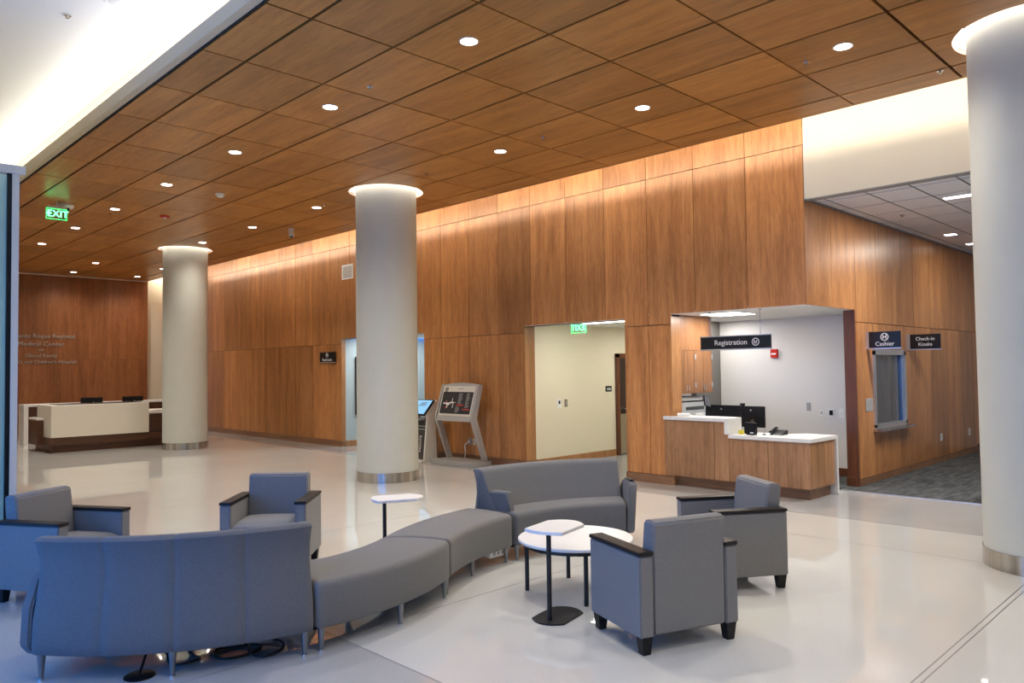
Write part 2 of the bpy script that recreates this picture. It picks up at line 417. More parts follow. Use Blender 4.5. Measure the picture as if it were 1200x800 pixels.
# long wood wall (east): core with three openings, then veneer panels
OP = [(YC-.01, 6.39, 0, 2.53), (7.24, 9.43, 0, 2.5), (12.3, 15.40, 0, 2.5)]
bm = NB()
for a, b in ((6.39, 7.24), (9.43, 12.3), (15.40, 25.3)): box(bm, XW+.03, XW+.22, a + (.03 if a > 15 else 0), b, 0, 2.5)
box(bm, XW+.03, XW+.22, 6.39, 25.3, 2.5, TOP); box(bm, XW+.03, XW+.22, YC+.03, 6.39, 2.56, TOP)
east = struct(obj('wall_east', bm, M_dark, smooth=0))
ys = [YC + .8247*k for k in range(26)]; ys[-1] = 25.0
ins = lambda q: prism(NB(), q, 'x', XW, XW+.03)
skin(east, ins, ys, [.13, 2.38, 4.62, TOP], OP)
for a, b in ((6.39, 7.24), (9.43, 12.3), (15.40, 25.0)):
    obj('wall_base', BX(XW-.008, XW+.03, a, b, 0, .128), M_kick if a > 7 else M_kick, east, smooth=0)
for y, s in ((7.24, 1), (9.43, -1), (12.3, 1), (15.40, -1), (6.39, -1)):   # linings of the openings
    y0, y1 = (y-.02, y) if s > 0 else (y, y+.02)
    obj('jamb_lining', BX(XW+.001, XW+(.11 if y > 15 else .25), y0-.001, y1+.001, 0, 2.5), M_jambl, east, smooth=0)
    obj('jamb_base', BX(XW-.009, XW+(.11 if y > 15 else .25), y0-.012 if s < 0 else y0, y1 if s < 0 else y1+.012, 0, .13), M_kick, east, smooth=0)
for a, b in ((7.24, 9.43), (12.3, 15.40)):
    obj('head_lining', BX(XW+.002, XW+.25, a, b, 2.5, 2.52), M_white, east, smooth=0)

# cashier wall (facing the side corridor)
CX0 = 11.2
bm = NB()
WIN = (11.86, 13.2, .80, 1.95)
box(bm, CX0+.02, WIN[0], YC+.03, YC+.14, 0, 2.56); box(bm, WIN[1], 17.8, YC+.03, YC+.14, 0, 2.56)
box(bm, WIN[0], WIN[1], YC+.03, YC+.14, 0, WIN[2]); box(bm, WIN[0], WIN[1], YC+.03, YC+.14, WIN[3], 2.56)
box(bm, XW+.03, 17.8, YC+.03, YC+.14, 2.56, 3.95)
cash = struct(obj('wall_cashier', bm, M_dark, smooth=0))
xs = [XW, 10.45, 11.27, 12.08, 12.9, 13.72, 14.55, 15.4, 16.25, 17.1, 17.8]
inc = lambda q: prism(NB(), q, 'y', YC, YC+.03)
skin(cash, inc, xs, [0.1, 2.36, 3.9], [(XW-.01, CX0, 0, 2.53), WIN])
obj('wall_base', BX(CX0, 17.8, YC-.008, YC+.03, 0, .098), M_kick, cash, smooth=0)
obj('jamb_lining', BX(CX0-.02, CX0+.02, YC-.004, YC+.15, 0, 2.53), M_jamb, cash, smooth=0)
obj('jamb_base', BX(CX0-.03, CX0+.02, YC-.01, YC+.16, 0, .13), M_jamb, cash, smooth=0)
obj('corner_trim', BX(XW-.004, XW+.004, YC-.004, YC+.004, 2.53, 3.9), M_jambl, cash, smooth=0)
# corridor side: soffit wall, far end, other side
struct(obj('wall_soffit', BX(XW, XW+.12, -2.0, YC-.005, 3.9, TOP), M_cream, smooth=0))
struct(obj('wall_corridor_end', BX(17.8, 18.0, -2.2, 4.6, 0, 3.95), M_grey, smooth=0))
struct(obj('wall_corridor_side', BX(XW, 18.0, -2.2, -2.0, 0, TOP), M_cream, smooth=0))
struct(obj('wall_south_east', BX(XW, XW+.1, YS, -2.2, 0, TOP), M_cream, smooth=0))

# registration alcove
alc = struct(obj('wall_alcove', BX(12.1, 12.2, YC+.14, 7.12, 0, 2.6), M_grey, smooth=0))
obj('wall_base', BX(12.08, 12.1, YC+.14, 7.1, 0, .13), M_jamb, alc, smooth=0)
obj('side_wall', BX(XW+.25, 12.1, 7.1, 7.2, 0, 2.6), M_grey, alc, smooth=0)
alcc = struct(obj('ceiling_alcove', BX(XW+.005, 12.1, YC+.02, 7.1, 2.53, 2.56), M_white, smooth=0))
# inner office behind the cashier window
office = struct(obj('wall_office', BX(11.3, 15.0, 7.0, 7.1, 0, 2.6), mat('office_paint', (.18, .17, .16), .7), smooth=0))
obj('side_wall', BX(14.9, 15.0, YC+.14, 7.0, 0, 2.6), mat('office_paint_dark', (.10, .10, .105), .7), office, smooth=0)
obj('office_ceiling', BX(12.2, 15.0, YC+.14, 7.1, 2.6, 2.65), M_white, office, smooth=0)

# hall behind the middle opening
hall = struct(obj('wall_hall', BX(XW+.25, 15.2, 9.43, 9.53, 0, 2.6), M_hall, smooth=0))
obj('side_wall', BX(XW+.25, 15.2, 7.2, 7.24, 0, 2.6), M_hall, hall, smooth=0)
obj('end_wall', BX(15.1, 15.2, 7.24, 9.43, 0, 2.6), M_hall, hall, smooth=0)
obj('wall_base', BX(XW+.26, 12.2, 9.412, 9.43, 0, .125), M_jambl, hall, smooth=0)
struct(obj('ceiling_hall', BX(XW+.25, 15.2, 7.2, 9.53, 2.55, 2.6), M_white, smooth=0))
# teal side corridor
teal = struct(obj('wall_teal', BX(XW+.112, 14.0, 15.402, 15.426, 0, 2.55), M_teal, smooth=0))
obj('end_wall', BX(13.9, 14.0, 12.2, 15.40, 0, 2.7), M_teal, teal, smooth=0)
obj('side_wall', BX(XW+.25, 14.0, 12.2, 12.3, 0, 2.7), M_teal, teal, smooth=0)
obj('wall_base', BX(XW+.12, 13.9, 15.38, 15.40, 0, .13), M_jambl, teal, smooth=0)
struct(obj('ceiling_teal', BX(XW+.25, 14.0, 12.2, 15.3, 2.55, 2.6), M_white, smooth=0))

# far end wall (north) with red veneer panels, cream return beside it
north = struct(obj('wall_north', BX(XL, 8.66, YN+.03, YN+.2, 0, TOP), M_dark, smooth=0))
inn = lambda q: prism(NB(), q, 'y', YN, YN+.03)
skin(north, inn, [-1.2, .3, 1.7, 3.1, 4.5, 5.9, 7.3, 8.68], [.1, 2.2, 4.62], [], gap=.003, material=M_woodr)
obj('wall_base', BX(XL, 8.68, YN-.006, YN+.03, 0, .1), M_jamb, north, smooth=0)
obj('ceiling_trim', BX(2.8, 8.68, YN-.03, YN+.03, 4.615, 4.648), M_alu, north, smooth=0)
struct(obj('wall_nook', BX(8.66, XW+.2, 25.3, 25.4, 0, TOP), M_cream, smooth=0))

# window wall (west) behind the camera, south wall
bm = NB()
for k in range(6): y = 1.5+1.3*k; box(bm, XL-.06, XL+.06, y-.03, y+.03, 0, 3.2)
for z in (0, 1.0, 3.1): box(bm, XL-.05, XL+.05, 1.5, 8.0, z, z+.1)
west = struct(obj('window_1', bm, M_alu, smooth=0))
bm = BX(XL-.1, XL+.1, YS, YN, 3.2, TOP); box(bm, XL-.1, XL+.1, 8.0, YN, 0, 3.2); box(bm, XL-.1, XL+.1, YS, 1.5, 0, 3.2)
struct(obj('wall_west', bm, M_white, smooth=0))
struct(obj('wall_south', BX(XL, XW, YS-.1, YS, 0, TOP), M_cream, smooth=0))

# wood ceiling
ceil = struct(obj('ceiling', BX(2.80, 8.66, YS, YN, ZC+.03, ZC+.05), M_dark, smooth=0))
panels = [ceil]
for i in range(len(XB)-1):
    for j in range(len(YB)-1):
        gx, gy = .015, .010
        thick = (2.15 < YB[j] < 2.25)
        panels.append(obj('ceiling_panel', BX(XB[i]+gx, XB[i+1]-gx, YB[j]+(gy if not thick else .016), YB[j+1]-gy, ZC+random.uniform(-.0015, .0015), ZC+.028), M_ceil, ceil, smooth=0))
def cut_hole(o, c, r):
    bm = NB(); cyl(bm, (c[0], c[1], 4.4), (c[0], c[1], 4.9), r, n=64)
    t = bpy.data.objects.new('t', mesh_from(bm, 't', M_dark, smooth=0)); C.objects.link(t)
    md = o.modifiers.new('b', 'BOOLEAN'); md.operation = 'DIFFERENCE'; md.object = t; md.solver = 'EXACT'
    bpy.context.view_layer.update()
    me = bpy.data.meshes.new_from_object(o.evaluated_get(bpy.context.evaluated_depsgraph_get()))
    o.modifiers.clear(); old = o.data; me.name = old.name; o.data = me; bpy.data.objects.remove(t)
for c in COLS:
    for o in panels:
        vs = [v.co for v in o.data.vertices]
        x0, x1 = min(v.x for v in vs), max(v.x for v in vs); y0, y1 = min(v.y for v in vs), max(v.y for v in vs)
        if max(x0-c[0], c[0]-x1, 0)**2 + max(y0-c[1], c[1]-y1, 0)**2 < .60**2: cut_hole(o, c, .60)
obj('edge_trim', BX(8.66, 8.70, YS, YN, ZC-.002, ZC+.06), M_ceil, ceil, smooth=0)
# white upper ceiling, the lip and the fascia over the cove
wc = struct(obj('ceiling_white', BX(XL, 3.06, YS, YN+.3, TOP, TOP+.1), M_white, smooth=0))
obj('fascia', BX(3.0, 3.05, YS, YN, ZC+.05, TOP), M_cream, wc, smooth=0)
obj('cove_lip', BX(2.70, 2.78, YS, YN, ZC+.005, 4.79), mat('lip_paint', (.60, .50, .34), .6), wc, smooth=0)
obj('lip_reveal', BX(2.772, 2.79, YS, YN, ZC-.004, ZC+.03), M_dark, wc, smooth=0)
obj('cove_shelf', BX(2.78, 3.0, YS, YN, ZC+.05, ZC+.07), M_white, wc, smooth=0)
struct(obj('ceiling_cove', BX(3.05, XW+.22, YS, 25.4, TOP, TOP+.1), M_white, smooth=0))
# corridor ceiling of acoustic tiles
ct = struct(obj('ceiling_corridor', BX(XW+.12, 17.8, -2.0, YC, 3.935, 3.95), M_tgrid, smooth=0))
obj('edge_angle', BX(XW-.005, XW+.14, -2.0, YC-.004, 3.89, 3.902), M_angle, ct, smooth=0)
obj('edge_angle', BX(XW, 17.8, YC-.036, YC-.002, 3.900, 3.914), M_angle, ct, smooth=0)
LIN = (11.05, 11.25, 2.0, 3.05)
txs = [XW+.13] + [10.02+.74*k for k in range(11)] + [17.79]; tys = [YC-.03] + [4.15-.515*k for k in range(12)]
for i in range(len(txs)-1):
    for a, b in zip(tys, tys[1:]):
        g = .012
        obj('ceiling_tile', BX(txs[i]+.02, txs[i+1]-.02, max(b, -2)+g, a-g, 3.908, 3.914), M_stile, ct, smooth=0)

# ------------------------------------------------------------------ columns
labs = ['round cream column beside the far white reception desk', 'round column behind the small white drink table, between the kiosks and the camera',
        'round column at the picture edge beside the carpeted corridor']
for c, lb in zip(COLS, labs):
    t = thing('column', lb, 'column', (c[0], c[1], 0)); t['kind'] = 'thing'
    bm = NB(); cyl(bm, (c[0], c[1], 0.0), (c[0], c[1], 4.98), .49, n=96); obj('shaft', bm, M_col, t)
    obj('base_band', ring(NB(), c, .485, .498, 0, .155, 96), M_steel, t)
    bm = ring(NB(), c, .60, .62, 4.66, 4.98, 64); ring(bm, c, .49, .62, 4.96, 4.98, 64); obj('cove_can', bm, M_white, t)
    obj('cove_strip', ring(NB(), c, .585, .598, 4.84, 4.88, 64), M_ledring, t)

# ------------------------------------------------------------------ ceiling fittings
def downlight(x, y, z, label, group, power=42, r=.075):
    t = thing('downlight', label, 'light', (x, y, z), 0, group)
    obj('trim_ring', ring(NB(), (x, y), r, r+.012, z-.006, z+.004, 32), M_plast, t)
    bm = NB(); cyl(bm, (x, y, z-.004), (x, y, z-.001), r, n=32); obj('lens', bm, M_lite, t)
    if power:
        l = bpy.data.lights.new('downlight_lamp', 'SPOT'); l.energy = power; l.spot_size = R(146); l.spot_blend = 1; l.color = (1, .93, .84); l.shadow_soft_size = .06
        o = bpy.data.objects.new('downlight_lamp', l); C.objects.link(o); o.parent = t; o.location = (0, 0, -.02)
    return t
ordw = ['nearest the camera', 'second from the camera', 'third from the camera', 'fourth from the camera', 'fifth from the camera', 'sixth from the camera', 'seventh from the camera', 'eighth from the camera', 'ninth from the camera']
DP = 185
ya = [4.97, 7.27, 9.62, 11.98, 14.37, 16.72, 19.22, 21.69]
for k, y in enumerate(ya):
    downlight(4.43, y, ZC, 'recessed round downlight, %s in the row nearer the white ceiling' % ordw[k], 'downlights in the wooden ceiling', DP*(1 if y < 8 else .78))
yb = [2.73, 4.95, 7.25, 11.95, 14.42, 16.83]
for k, y in enumerate(yb):
    downlight(7.0, y, ZC, 'recessed round downlight, %s in the row nearer the long wood wall' % ordw[k], 'downlights in the wooden ceiling', DP*(.9 if y < 8 else .78 if y < 14 else .5))
for (x, y), lb in zip([(6.23, 21.7), (7.97, 21.82), (6.32, 24.0), (8.03, 24.0)],
        ['recessed round downlight between the far column and the exit sign, over the far desk', 'recessed round downlight close beside the top of the far column, above its shoulder',
         'recessed round downlight next to the red end wall, left one of the last pair', 'recessed round downlight next to the red end wall, right one of the last pair']):
    downlight(x, y, ZC, lb, 'downlights in the wooden ceiling', DP*.6)
for x, y in ((4.43, 2.73), (4.43, .5), (7.0, .5), (4.43, -1.7), (7.0, -1.7)):   # the rows go on over the camera's head
    l = bpy.data.lights.new('row_lamp', 'SPOT'); l.energy = DP*.30; l.spot_size = R(140); l.spot_blend = 1; l.color = (1, .97, .93); l.shadow_soft_size = .06
    o = bpy.data.objects.new('row_lamp', l); C.objects.link(o); o.location = (x, y, ZC-.02)

for x, y in ((2.1, -1.0), (2.1, 1.2)):   # fittings of the white ceiling above the camera
    l = bpy.data.lights.new('white_ceiling_lamp', 'SPOT'); l.energy = 150; l.spot_size = R(140); l.spot_blend = 1; l.color = (1, .98, .96); l.shadow_soft_size = .06
    o = bpy.data.objects.new('white_ceiling_lamp', l); C.objects.link(o); o.location = (x, y, TOP-.02)

def sprinkler(x, y, z, label):
    t = thing('sprinkler', label, 'sprinkler', (x, y, z), 0, 'ceiling sprinklers')
    bm = NB(); cyl(bm, (x, y, z-.008), (x, y, z), .035, n=20); obj('plate', bm, M_chrome, t)
    bm = NB(); cyl(bm, (x, y, z-.026), (x, y, z-.008), .010, .010, 10); cyl(bm, (x, y, z-.03), (x, y, z-.026), .02, n=12); obj('head', bm, M_steel, t)
for x, y, z, lb in [(4.4, 6.46, ZC, 'small steel sprinkler in the wooden ceiling between the two front left downlights'), (6.98, 6.45, ZC, 'small steel sprinkler in the wooden ceiling above the hall doorway'),
                    (6.98, 8.8, ZC, 'small steel sprinkler in the wooden ceiling just in front of the middle column'), (7.1, 3.12, ZC, 'small steel sprinkler beside the downlight nearest the corridor column'),
                    (4.48, 14.8, ZC, 'tiny sprinkler beside a downlight near the green exit sign'), (6.99, 11.68, ZC, 'tiny sprinkler beside the downlight behind the middle column'),
                    (2.1, 8.24, TOP, 'small sprinkler in the smooth white ceiling'), (8.3, 2.3, ZC, 'tiny sprinkler at the wide ceiling joint by the corridor column'),
                    (11.77, 3.82, 3.908, 'small sprinkler in the grey tiled corridor ceiling')]:
    sprinkler(x, y, z, lb)
def disc_thing(name, x, y, z, label, cat, parts):
    t = thing(name, label, cat, (x, y, z))
    for nm, prof, m in parts: obj(nm, lathe(NB(), [(r, z+h) for r, h in prof], (x, y), 28), m, t)
    return t
disc_thing('smoke_detector', 5.3, 12.05, ZC, 'white round smoke detector in the wooden ceiling', 'detector', [('base', [(.075, 0), (.075, -.02)], M_plast), ('dome', [(.055, -.02), (.05, -.05), (.03, -.06)], M_plast)])
disc_thing('ceiling_speaker', 2.41, 7.6, TOP, 'white round disc fitting at the top edge of the white ceiling', 'speaker', [('plate', [(.17, 0), (.16, -.012)], M_plast), ('grille', [(.13, -.012), (.12, -.016)], M_plast)])
disc_thing('alarm_strobe', 5.3, 14.42, ZC, 'red round alarm fitting in the wooden ceiling', 'alarm', [('base', [(.085, 0), (.085, -.03)], M_red), ('strobe', [(.03, -.03), (.025, -.055)], M_plast)])
disc_thing('security_camera', 3.68, 14.5, ZC, 'white dome camera hanging above the green exit sign', 'camera', [('housing', [(.13, 0), (.14, -.03), (.12, -.07)], M_plast), ('lens_dome', [(.075, -.07), (.06, -.11), (.03, -.13)], M_screen)])
t = thing('security_camera', 'small white cylinder camera under the wooden ceiling near the wall vent', 'camera', (7.68, 14.1, ZC))
bm = NB(); cyl(bm, (7.68, 14.1, ZC-.03), (7.68, 14.1, ZC), .06, n=20); obj('mount', bm, M_plast, t)
bm = NB(); cyl(bm, (7.66, 14.06, ZC-.16), (7.68, 14.1, ZC-.03), .055, .05, 20); obj('housing', bm, M_plast, t)
bm = NB(); cyl(bm, (7.657, 14.055, ZC-.165), (7.66, 14.06, ZC-.155), .035, n=16); obj('lens', bm, M_screen, t)

# exit signs
def exit_sign(x, y, z0, z1, wdt, along, facing, label, chevron, ztop):
    """edge-lit sign: clear plate, green letters, housing above; along = axis the plate runs in"""
    t = thing('exit_sign', label, 'sign', (x, y, z0))
    f = Vector(facing); h = z1-z0
    def bxx(a0, a1, d0, d1, za, zb):
        return BX(x+a0, x+a1, y+d0, y+d1, za, zb) if along == 'x' else BX(x+d0, x+d1, y+a0, y+a1, za, zb)
    obj('plate', bxx(-wdt/2, wdt/2, -.005, .005, z0, z1), M_acryl, t)
    bm = NB(); e = .008
    for a in ((-wdt/2, wdt/2, z0, z0+e), (-wdt/2, wdt/2, z1-e, z1), (-wdt/2, -wdt/2+e, z0, z1), (wdt/2-e, wdt/2, z0, z1)):
        b2 = bxx(a[0], a[1], -.007, .007, a[2], a[3])
        me = bpy.data.meshes.new('x'); b2.to_mesh(me); b2.free(); bm.from_mesh(me); bpy.data.meshes.remove(me)
    obj('edge_frame', bm, M_greend, t)
    c = Vector((x, y, (z0+z1)/2)) + f*.006
    side = Vector((0, 0, 1)).cross(f)
    text('letters', 'EXIT', h*.86, c + side*wdt*.05, facing, M_green, t, ext=.003, spacing=1.0)
    if chevron:
        text('chevron', '<', h*.6, c - side*wdt*.41, facing, M_green, t, ext=.003)
    obj('housing', bxx(-wdt*.45, wdt*.45, -.03, .03, z1, z1+.04), M_alu, t)
    bm = NB(); cyl(bm, (x, y, z1+.04), (x, y, ztop), .012, n=10); obj('stem', bm, M_alu, t)
    return t
exit_sign(3.52, 14.35, 4.345, 4.525, .31, 'x', (0, -1, 0), 'green lit exit sign with arrow, hanging from the wooden ceiling at the far left', True, ZC)
exit_sign(10.2, 8.65, 2.36, 2.535, .33, 'y', (1, 0, 0), 'green lit exit sign seen from behind, its letters reversed, in the hall doorway', False, 2.55)

# wall vent
t = thing('wall_vent', 'square white louvred vent high on the wood wall left of the middle column', 'vent', (XW, 15.11, 3.87))
bm = NB()
for a in ((14.88, 15.34, 3.865, 3.905), (14.88, 15.34, 4.165, 4.205), (14.88, 14.92, 3.9, 4.17), (15.30, 15.34, 3.9, 4.17)): box(bm, XW-.015, XW, *a)
obj('frame', bm, M_plast, t)
obj('backing', BX(XW-.004, XW-.001, 14.92, 15.30, 3.905, 4.165), mat('vent_dark', (.12, .12, .12), .7), t)
for k in range(8):
    z = 3.92+.032*k; bm = NB(); box(bm, XW-.012, XW-.008, 14.92, 15.30, -.012, .012, Matrix.Translation((0, 0, z+.01)) @ Matrix.Translation((XW-.01, 0, 0)) @ Matrix.Rotation(R(35), 4, 'Y') @ Matrix.Translation((-(XW-.01), 0, 0)))
    obj('slat', bm, M_plast, t)

# ------------------------------------------------------------------ signs
def icon(c, r, facing, kind, parent):
    """round pictogram: a ring with two little figures"""
    f = Vector(facing); bm = NB(); n = 32
    ring(bm, (0, 0), r*.80, r, 0, .003, n)
    if kind == 'H':
        for s in (-1, 1): box(bm, s*r*.36-r*.11, s*r*.36+r*.11, -r*.42, r*.36, 0, .003); cyl(bm, (s*r*.36, r*.5, 0), (s*r*.36, r*.5, .003), r*.12, n=10)
        box(bm, -r*.36, r*.36, -r*.14, r*.10, 0, .003)
    else:
        box(bm, -r*.40, -r*.20, -r*.45, r*.50, 0, .003); box(bm, -r*.3, r*.30, -r*.12, r*.06, 0, .003)
        prism(bm, [(r*.05, -r*.5), (r*.22, -r*.5), (r*.48, r*.45), (r*.30, r*.45)], 'z', 0, .003)
    on_face(bm, c, facing)
    return obj('pictogram', bm, M_txt, parent, smooth=0)
# hanging Registration sign
t = thing('hanging_sign', 'long black hanging sign reading Registration over the counter', 'sign', (9.75, 5.41, 1.985))
obj('board', BX(9.74, 9.76, 4.87, 5.95, 1.99, 2.165), M_sign, t)
bm = NB(); box(bm, 9.735, 9.765, 4.865, 5.955, 1.975, 1.992); box(bm, 9.735, 9.765, 4.865, 5.955, 2.165, 2.178); obj('rail', bm, M_alu, t)
text('lettering', 'Registration', .105, (9.738, 5.47, 2.078), (-1, 0, 0), M_txt, t, ext=.002)
icon((9.738, 5.09, 2.078), .054, (-1, 0, 0), 'R', t)
for y in (5.80, 5.02):
    bm = NB(); cyl(bm, (9.75, y, 2.175), (9.75, y, 2.53), .004, n=8); cyl(bm, (9.75, y, 2.515), (9.75, y, 2.53), .018, n=12); obj('hanger_rod', bm, M_steel, t)
# projecting signs on the cashier wall
def blade(x, y0, y1, z0, z1, lines, pict, label):
    t = thing('blade_sign', label, 'sign', (x, YC, z0))
    obj('board', BX(x-.008, x+.008, y0, y1, z0, z1), M_sign, t)
    obj('rail', BX(x-.011, x+.011, y0-.004, y1+.004, z0-.018, z0), M_alu, t)
    obj('bracket', BX(x-.012, x+.012, y1, YC, z0-.012, z1+.006), M_alu, t)
    zc = (z0+z1)/2; yc_ = (y0+y1)/2
    if pict:
        icon((x-.009, yc_, z1-.078), .056, (-1, 0, 0), 'H', t)
        text('lettering', lines[0], .085, (x-.009, yc_, z0+.055), (-1, 0, 0), M_txt, t, ext=.002)
    else:
        for k, s in enumerate(lines): text('lettering', s, .078, (x-.009, yc_, zc+.042-.088*k), (-1, 0, 0), M_txt, t, ext=.002)
    return t
blade(11.62, 3.84, 4.28, 1.985, 2.22, ['Cashier'], True, 'black projecting sign reading Cashier above the payment window')
blade(13.35, 3.82, 4.27, 1.985, 2.22, ['Check-in', 'Kiosks'], False, 'black projecting sign reading Check-in Kiosks on the corridor wall')
# restroom sign on the long wall
t = thing('wall_sign', 'small black wall sign reading Restroom with pictogram, left of the teal opening', 'sign', (XW, 15.95, 1.95))
obj('board', BX(XW-.05, XW-.03, 15.6, 16.28, 1.965, 2.2), M_sign, t)
obj('rail', BX(XW-.053, XW-.027, 15.6, 16.28, 1.945, 1.965), M_alu, t)
obj('bracket', BX(XW-.03, XW, 15.7, 16.2, 2.0, 2.17), M_alu, t)
icon((XW-.052, 15.94, 2.13), .05, (-1, 0, 0), 'H', t)
text('lettering', 'Restroom', .105, (XW-.052, 15.94, 2.02), (-1, 0, 0), M_txt, t, ext=.002)
# lettering on the far end wall
t = thing('wall_lettering', 'raised metallic lettering naming the medical center on the red end wall', 'sign', (5.5, YN, 2.0))
for s, sz, x, z in [('Asante Rogue Regional', .167, 5.83, 2.86), ('Medical Center', .182, 5.77, 2.63), ('and', .10, 5.76, 2.47), ('Olsrud Family', .138, 5.77, 2.30), ("Women's and Children's Hospital", .135, 5.72, 2.12)]:
    text('lettering', s, sz, (x, YN-.012, z), (0, -1, 0), M_letter, t, ext=.01, spacing=1.03)

# ------------------------------------------------------------------ glass partition at the far left
t = thing('glass_partition', 'tall teal tinted glass partition with a pale metal frame at the left edge', 'partition', (-1, 8, 0))
obj('glass_pane', BX(-1.2, 1.57, 7.995, 8.005, .06, 3.55), M_tglass, t)
obj('dark_edge', BX(1.565, 1.60, 7.97, 8.03, 0, 3.56), M_black, t)
M_post = mat('post_paint', (.66, .62, .52), .45)
obj('post', BX(1.60, 1.655, 7.96, 8.04, 0, 3.56), M_post, t)
obj('top_rail', BX(-1.2, 1.70, 7.95, 8.05, 3.56, 3.635), M_post, t)
obj('bottom_rail', BX(-1.2, 1.565, 7.97, 8.03, 0, .06), M_alu, t)
for x in (.2,): obj('mullion', BX(x-.02, x+.02, 7.98, 8.02, .06, 3.56), M_black, t)

# ------------------------------------------------------------------ far reception desk
WG = 4.53
t = thing('reception_desk', 'far reception desk with a white stone front on a dark wood plinth', 'desk', (5.9, 19.8, 0))
obj('front_panel', BX(4.66, 6.74, 19.3, 20.5, .345, 1.055), M_cstone, t, .004)
obj('body', BX(4.63, 7.9, 19.36, 20.9, .16, .342), M_deskd, t, .003)
obj('side_panel', BX(6.745, 7.9, 19.4, 20.9, .345, .78), M_deskd, t, .003)
obj('side_panel', BX(WG, 4.655, 19.9, 20.7, .16, .72), M_deskd, t, .003)
obj('plinth', BX(4.72, 7.9, 19.45, 20.9, 0, .158), M_deskd, t, .003)
obj('side_worktop', BX(6.745, 7.9, 19.36, 20.9, .783, .83), M_solid, t, .004)
obj('side_worktop', BX(WG-.02, 4.658, 19.9, 20.7, .722, .765), M_solid, t, .004)
obj('upper_ledge', BX(4.9, 6.7, 19.7, 20.45, 1.056, 1.066), M_black, t)
t = thing('back_counter', 'low white-topped counter standing behind the far reception desk', 'counter', (6.5, 22.6, 0))
obj('top', BX(4.80, 8.6, 22.4, 22.95, .945, 1.0), M_solid, t, .004)
obj('end_panel', BX(4.80, 4.90, 22.4, 22.95, 0, .943), M_solid, t, .004)
obj('front_panel', BX(4.905, 8.6, 22.5, 22.6, 0, .94), M_deskd, t)
def far_monitor(x, label):
    t = thing('computer_monitor', label, 'monitor', (x, 19.95, 1.066), 0, 'monitors on the far desk')
    obj('screen_case', BX(x-.235, x+.235, 19.93, 19.97, 1.09, 1.19), M_black, t, .006) if 0 else obj('screen_case', BX(x-.24, x+.24, 19.93, 19.96, 1.10, 1.235) if 0 else BX(x-.24, x+.24, 19.93, 19.96, 1.078, 1.20), M_black, t, .006)
    bm = NB(); cyl(bm, (x, 19.95, 1.066), (x, 19.95, 1.072), .09, n=24); box(bm, x-.02, x+.02, 19.955, 19.975, 1.07, 1.15); obj('stand', bm, M_black, t)
    bm = NB(); cyl(bm, (x+.03, 19.928, 1.088), (x+.03, 19.93, 1.088), .012, n=12); obj('badge', bm, M_chrome, t)
far_monitor(5.66, 'black monitor on the far reception desk, left one of the two')
far_monitor(6.58, 'black monitor on the far reception desk, right one nearer the column')
t = thing('hand_sanitizer', 'small white and blue bottle on the far counter between two monitors', 'bottle', (6.35, 22.5, 1.0))
bm = NB(); lathe(bm, [(.035, 1.0), (.035, 1.09), (.012, 1.105), (.012, 1.13)], (6.55, 22.6), 16); obj('bottle', bm, M_plast, t)
obj('label', ring(NB(), (6.55, 22.6), .0352, .0362, 1.02, 1.07, 16), M_blue, t)
t = thing('paper_stack', 'small stack of papers on the low side worktop next to the far column', 'papers', (7.0, 19.7, .83))
for k in range(3): obj('sheet', BX(6.92+.01*k, 7.13+.008*k, 19.45, 19.75, .8305+.006*k, .836+.006*k), [M_beige, M_plast, M_gplast][k], t, smooth=0)

# ------------------------------------------------------------------ map kiosk and check-in kiosk
t = thing('map_kiosk', 'silver directory kiosk with a slanted map display against the wood wall', 'kiosk', (9.3, 10.75, 0))
obj('base', BX(9.02, 9.55, 10.22, 11.34, 0, .08), M_silver, t, .006)
def kpt(s, x_off=0): # side profile of the frame
    return [(9.44, .085), (9.12, .85), (9.30, 1.475)]
for y0, y1 in ((10.26, 10.31), (11.26, 11.31)):
    prof = [(9.38, .085), (9.50, .085), (9.24, .86), (9.40, 1.46), (9.30, 1.48), (9.10, .86)]
    obj('side_frame', prism(NB(), prof, 'y', y0, y1), M_silver, t, .004)
hd = lambda u, v: (9.118+(9.30-9.118)*v, u, .86+(1.475-.86)*v)
bm = NB()   # head: slanted slab between the sides, arched top
pts = [(10.31, .80), (11.26, .80), (11.26, 1.46), (11.05, 1.492), (10.785, 1.505), (10.52, 1.492), (10.31, 1.46)]
def slab(bm, pts, d0, d1):
    sl = (9.30-9.118)/(1.475-.86)
    P = lambda p, d: (9.118+(p[1]-.86)*sl+d, p[0], p[1])
    a = [bm.verts.new(P(p, d0)) for p in pts]; b = [bm.verts.new(P(p, d1)) for p in pts]; n = len(pts)
    bm.faces.new(a); bm.faces.new(b[::-1])
    for i in range(n): bm.faces.new((a[i], b[i], b[(i+1) % n], a[(i+1) % n]))
    return bm
RECT = lambda y0, y1, z0, z1: [(y0, z0), (y1, z0), (y1, z1), (y0, z1)]
obj('head', slab(bm, pts, .005, .085), M_silver, t, .004)
obj('display_border', slab(NB(), RECT(10.34, 11.23, .90, 1.44), .001, .006), mat('display_cream', (.72, .69, .60), .3), t, smooth=0)
obj('display', slab(NB(), RECT(10.36, 11.21, .935, 1.335), -.002, .003), mat('display_panel', (.035, .036, .038), .2), t, smooth=0)
bm = NB()
for y0, y1, z0, z1 in [(10.95, 11.15, 1.11, 1.135), (10.86, 10.97, 1.13, 1.15), (11.02, 11.04, 1.04, 1.12), (10.90, 10.915, 1.12, 1.22), (10.98, 11.06, 1.09, 1.112), (10.86, 10.875, 1.04, 1.12), (11.06, 11.075, 1.135, 1.17), (10.80, 10.86, 1.135, 1.142)]:
    slab(bm, RECT(y0, y1, z0, z1), -.004, -.0015)
obj('map_drawing', bm, M_txt, t, smooth=0)
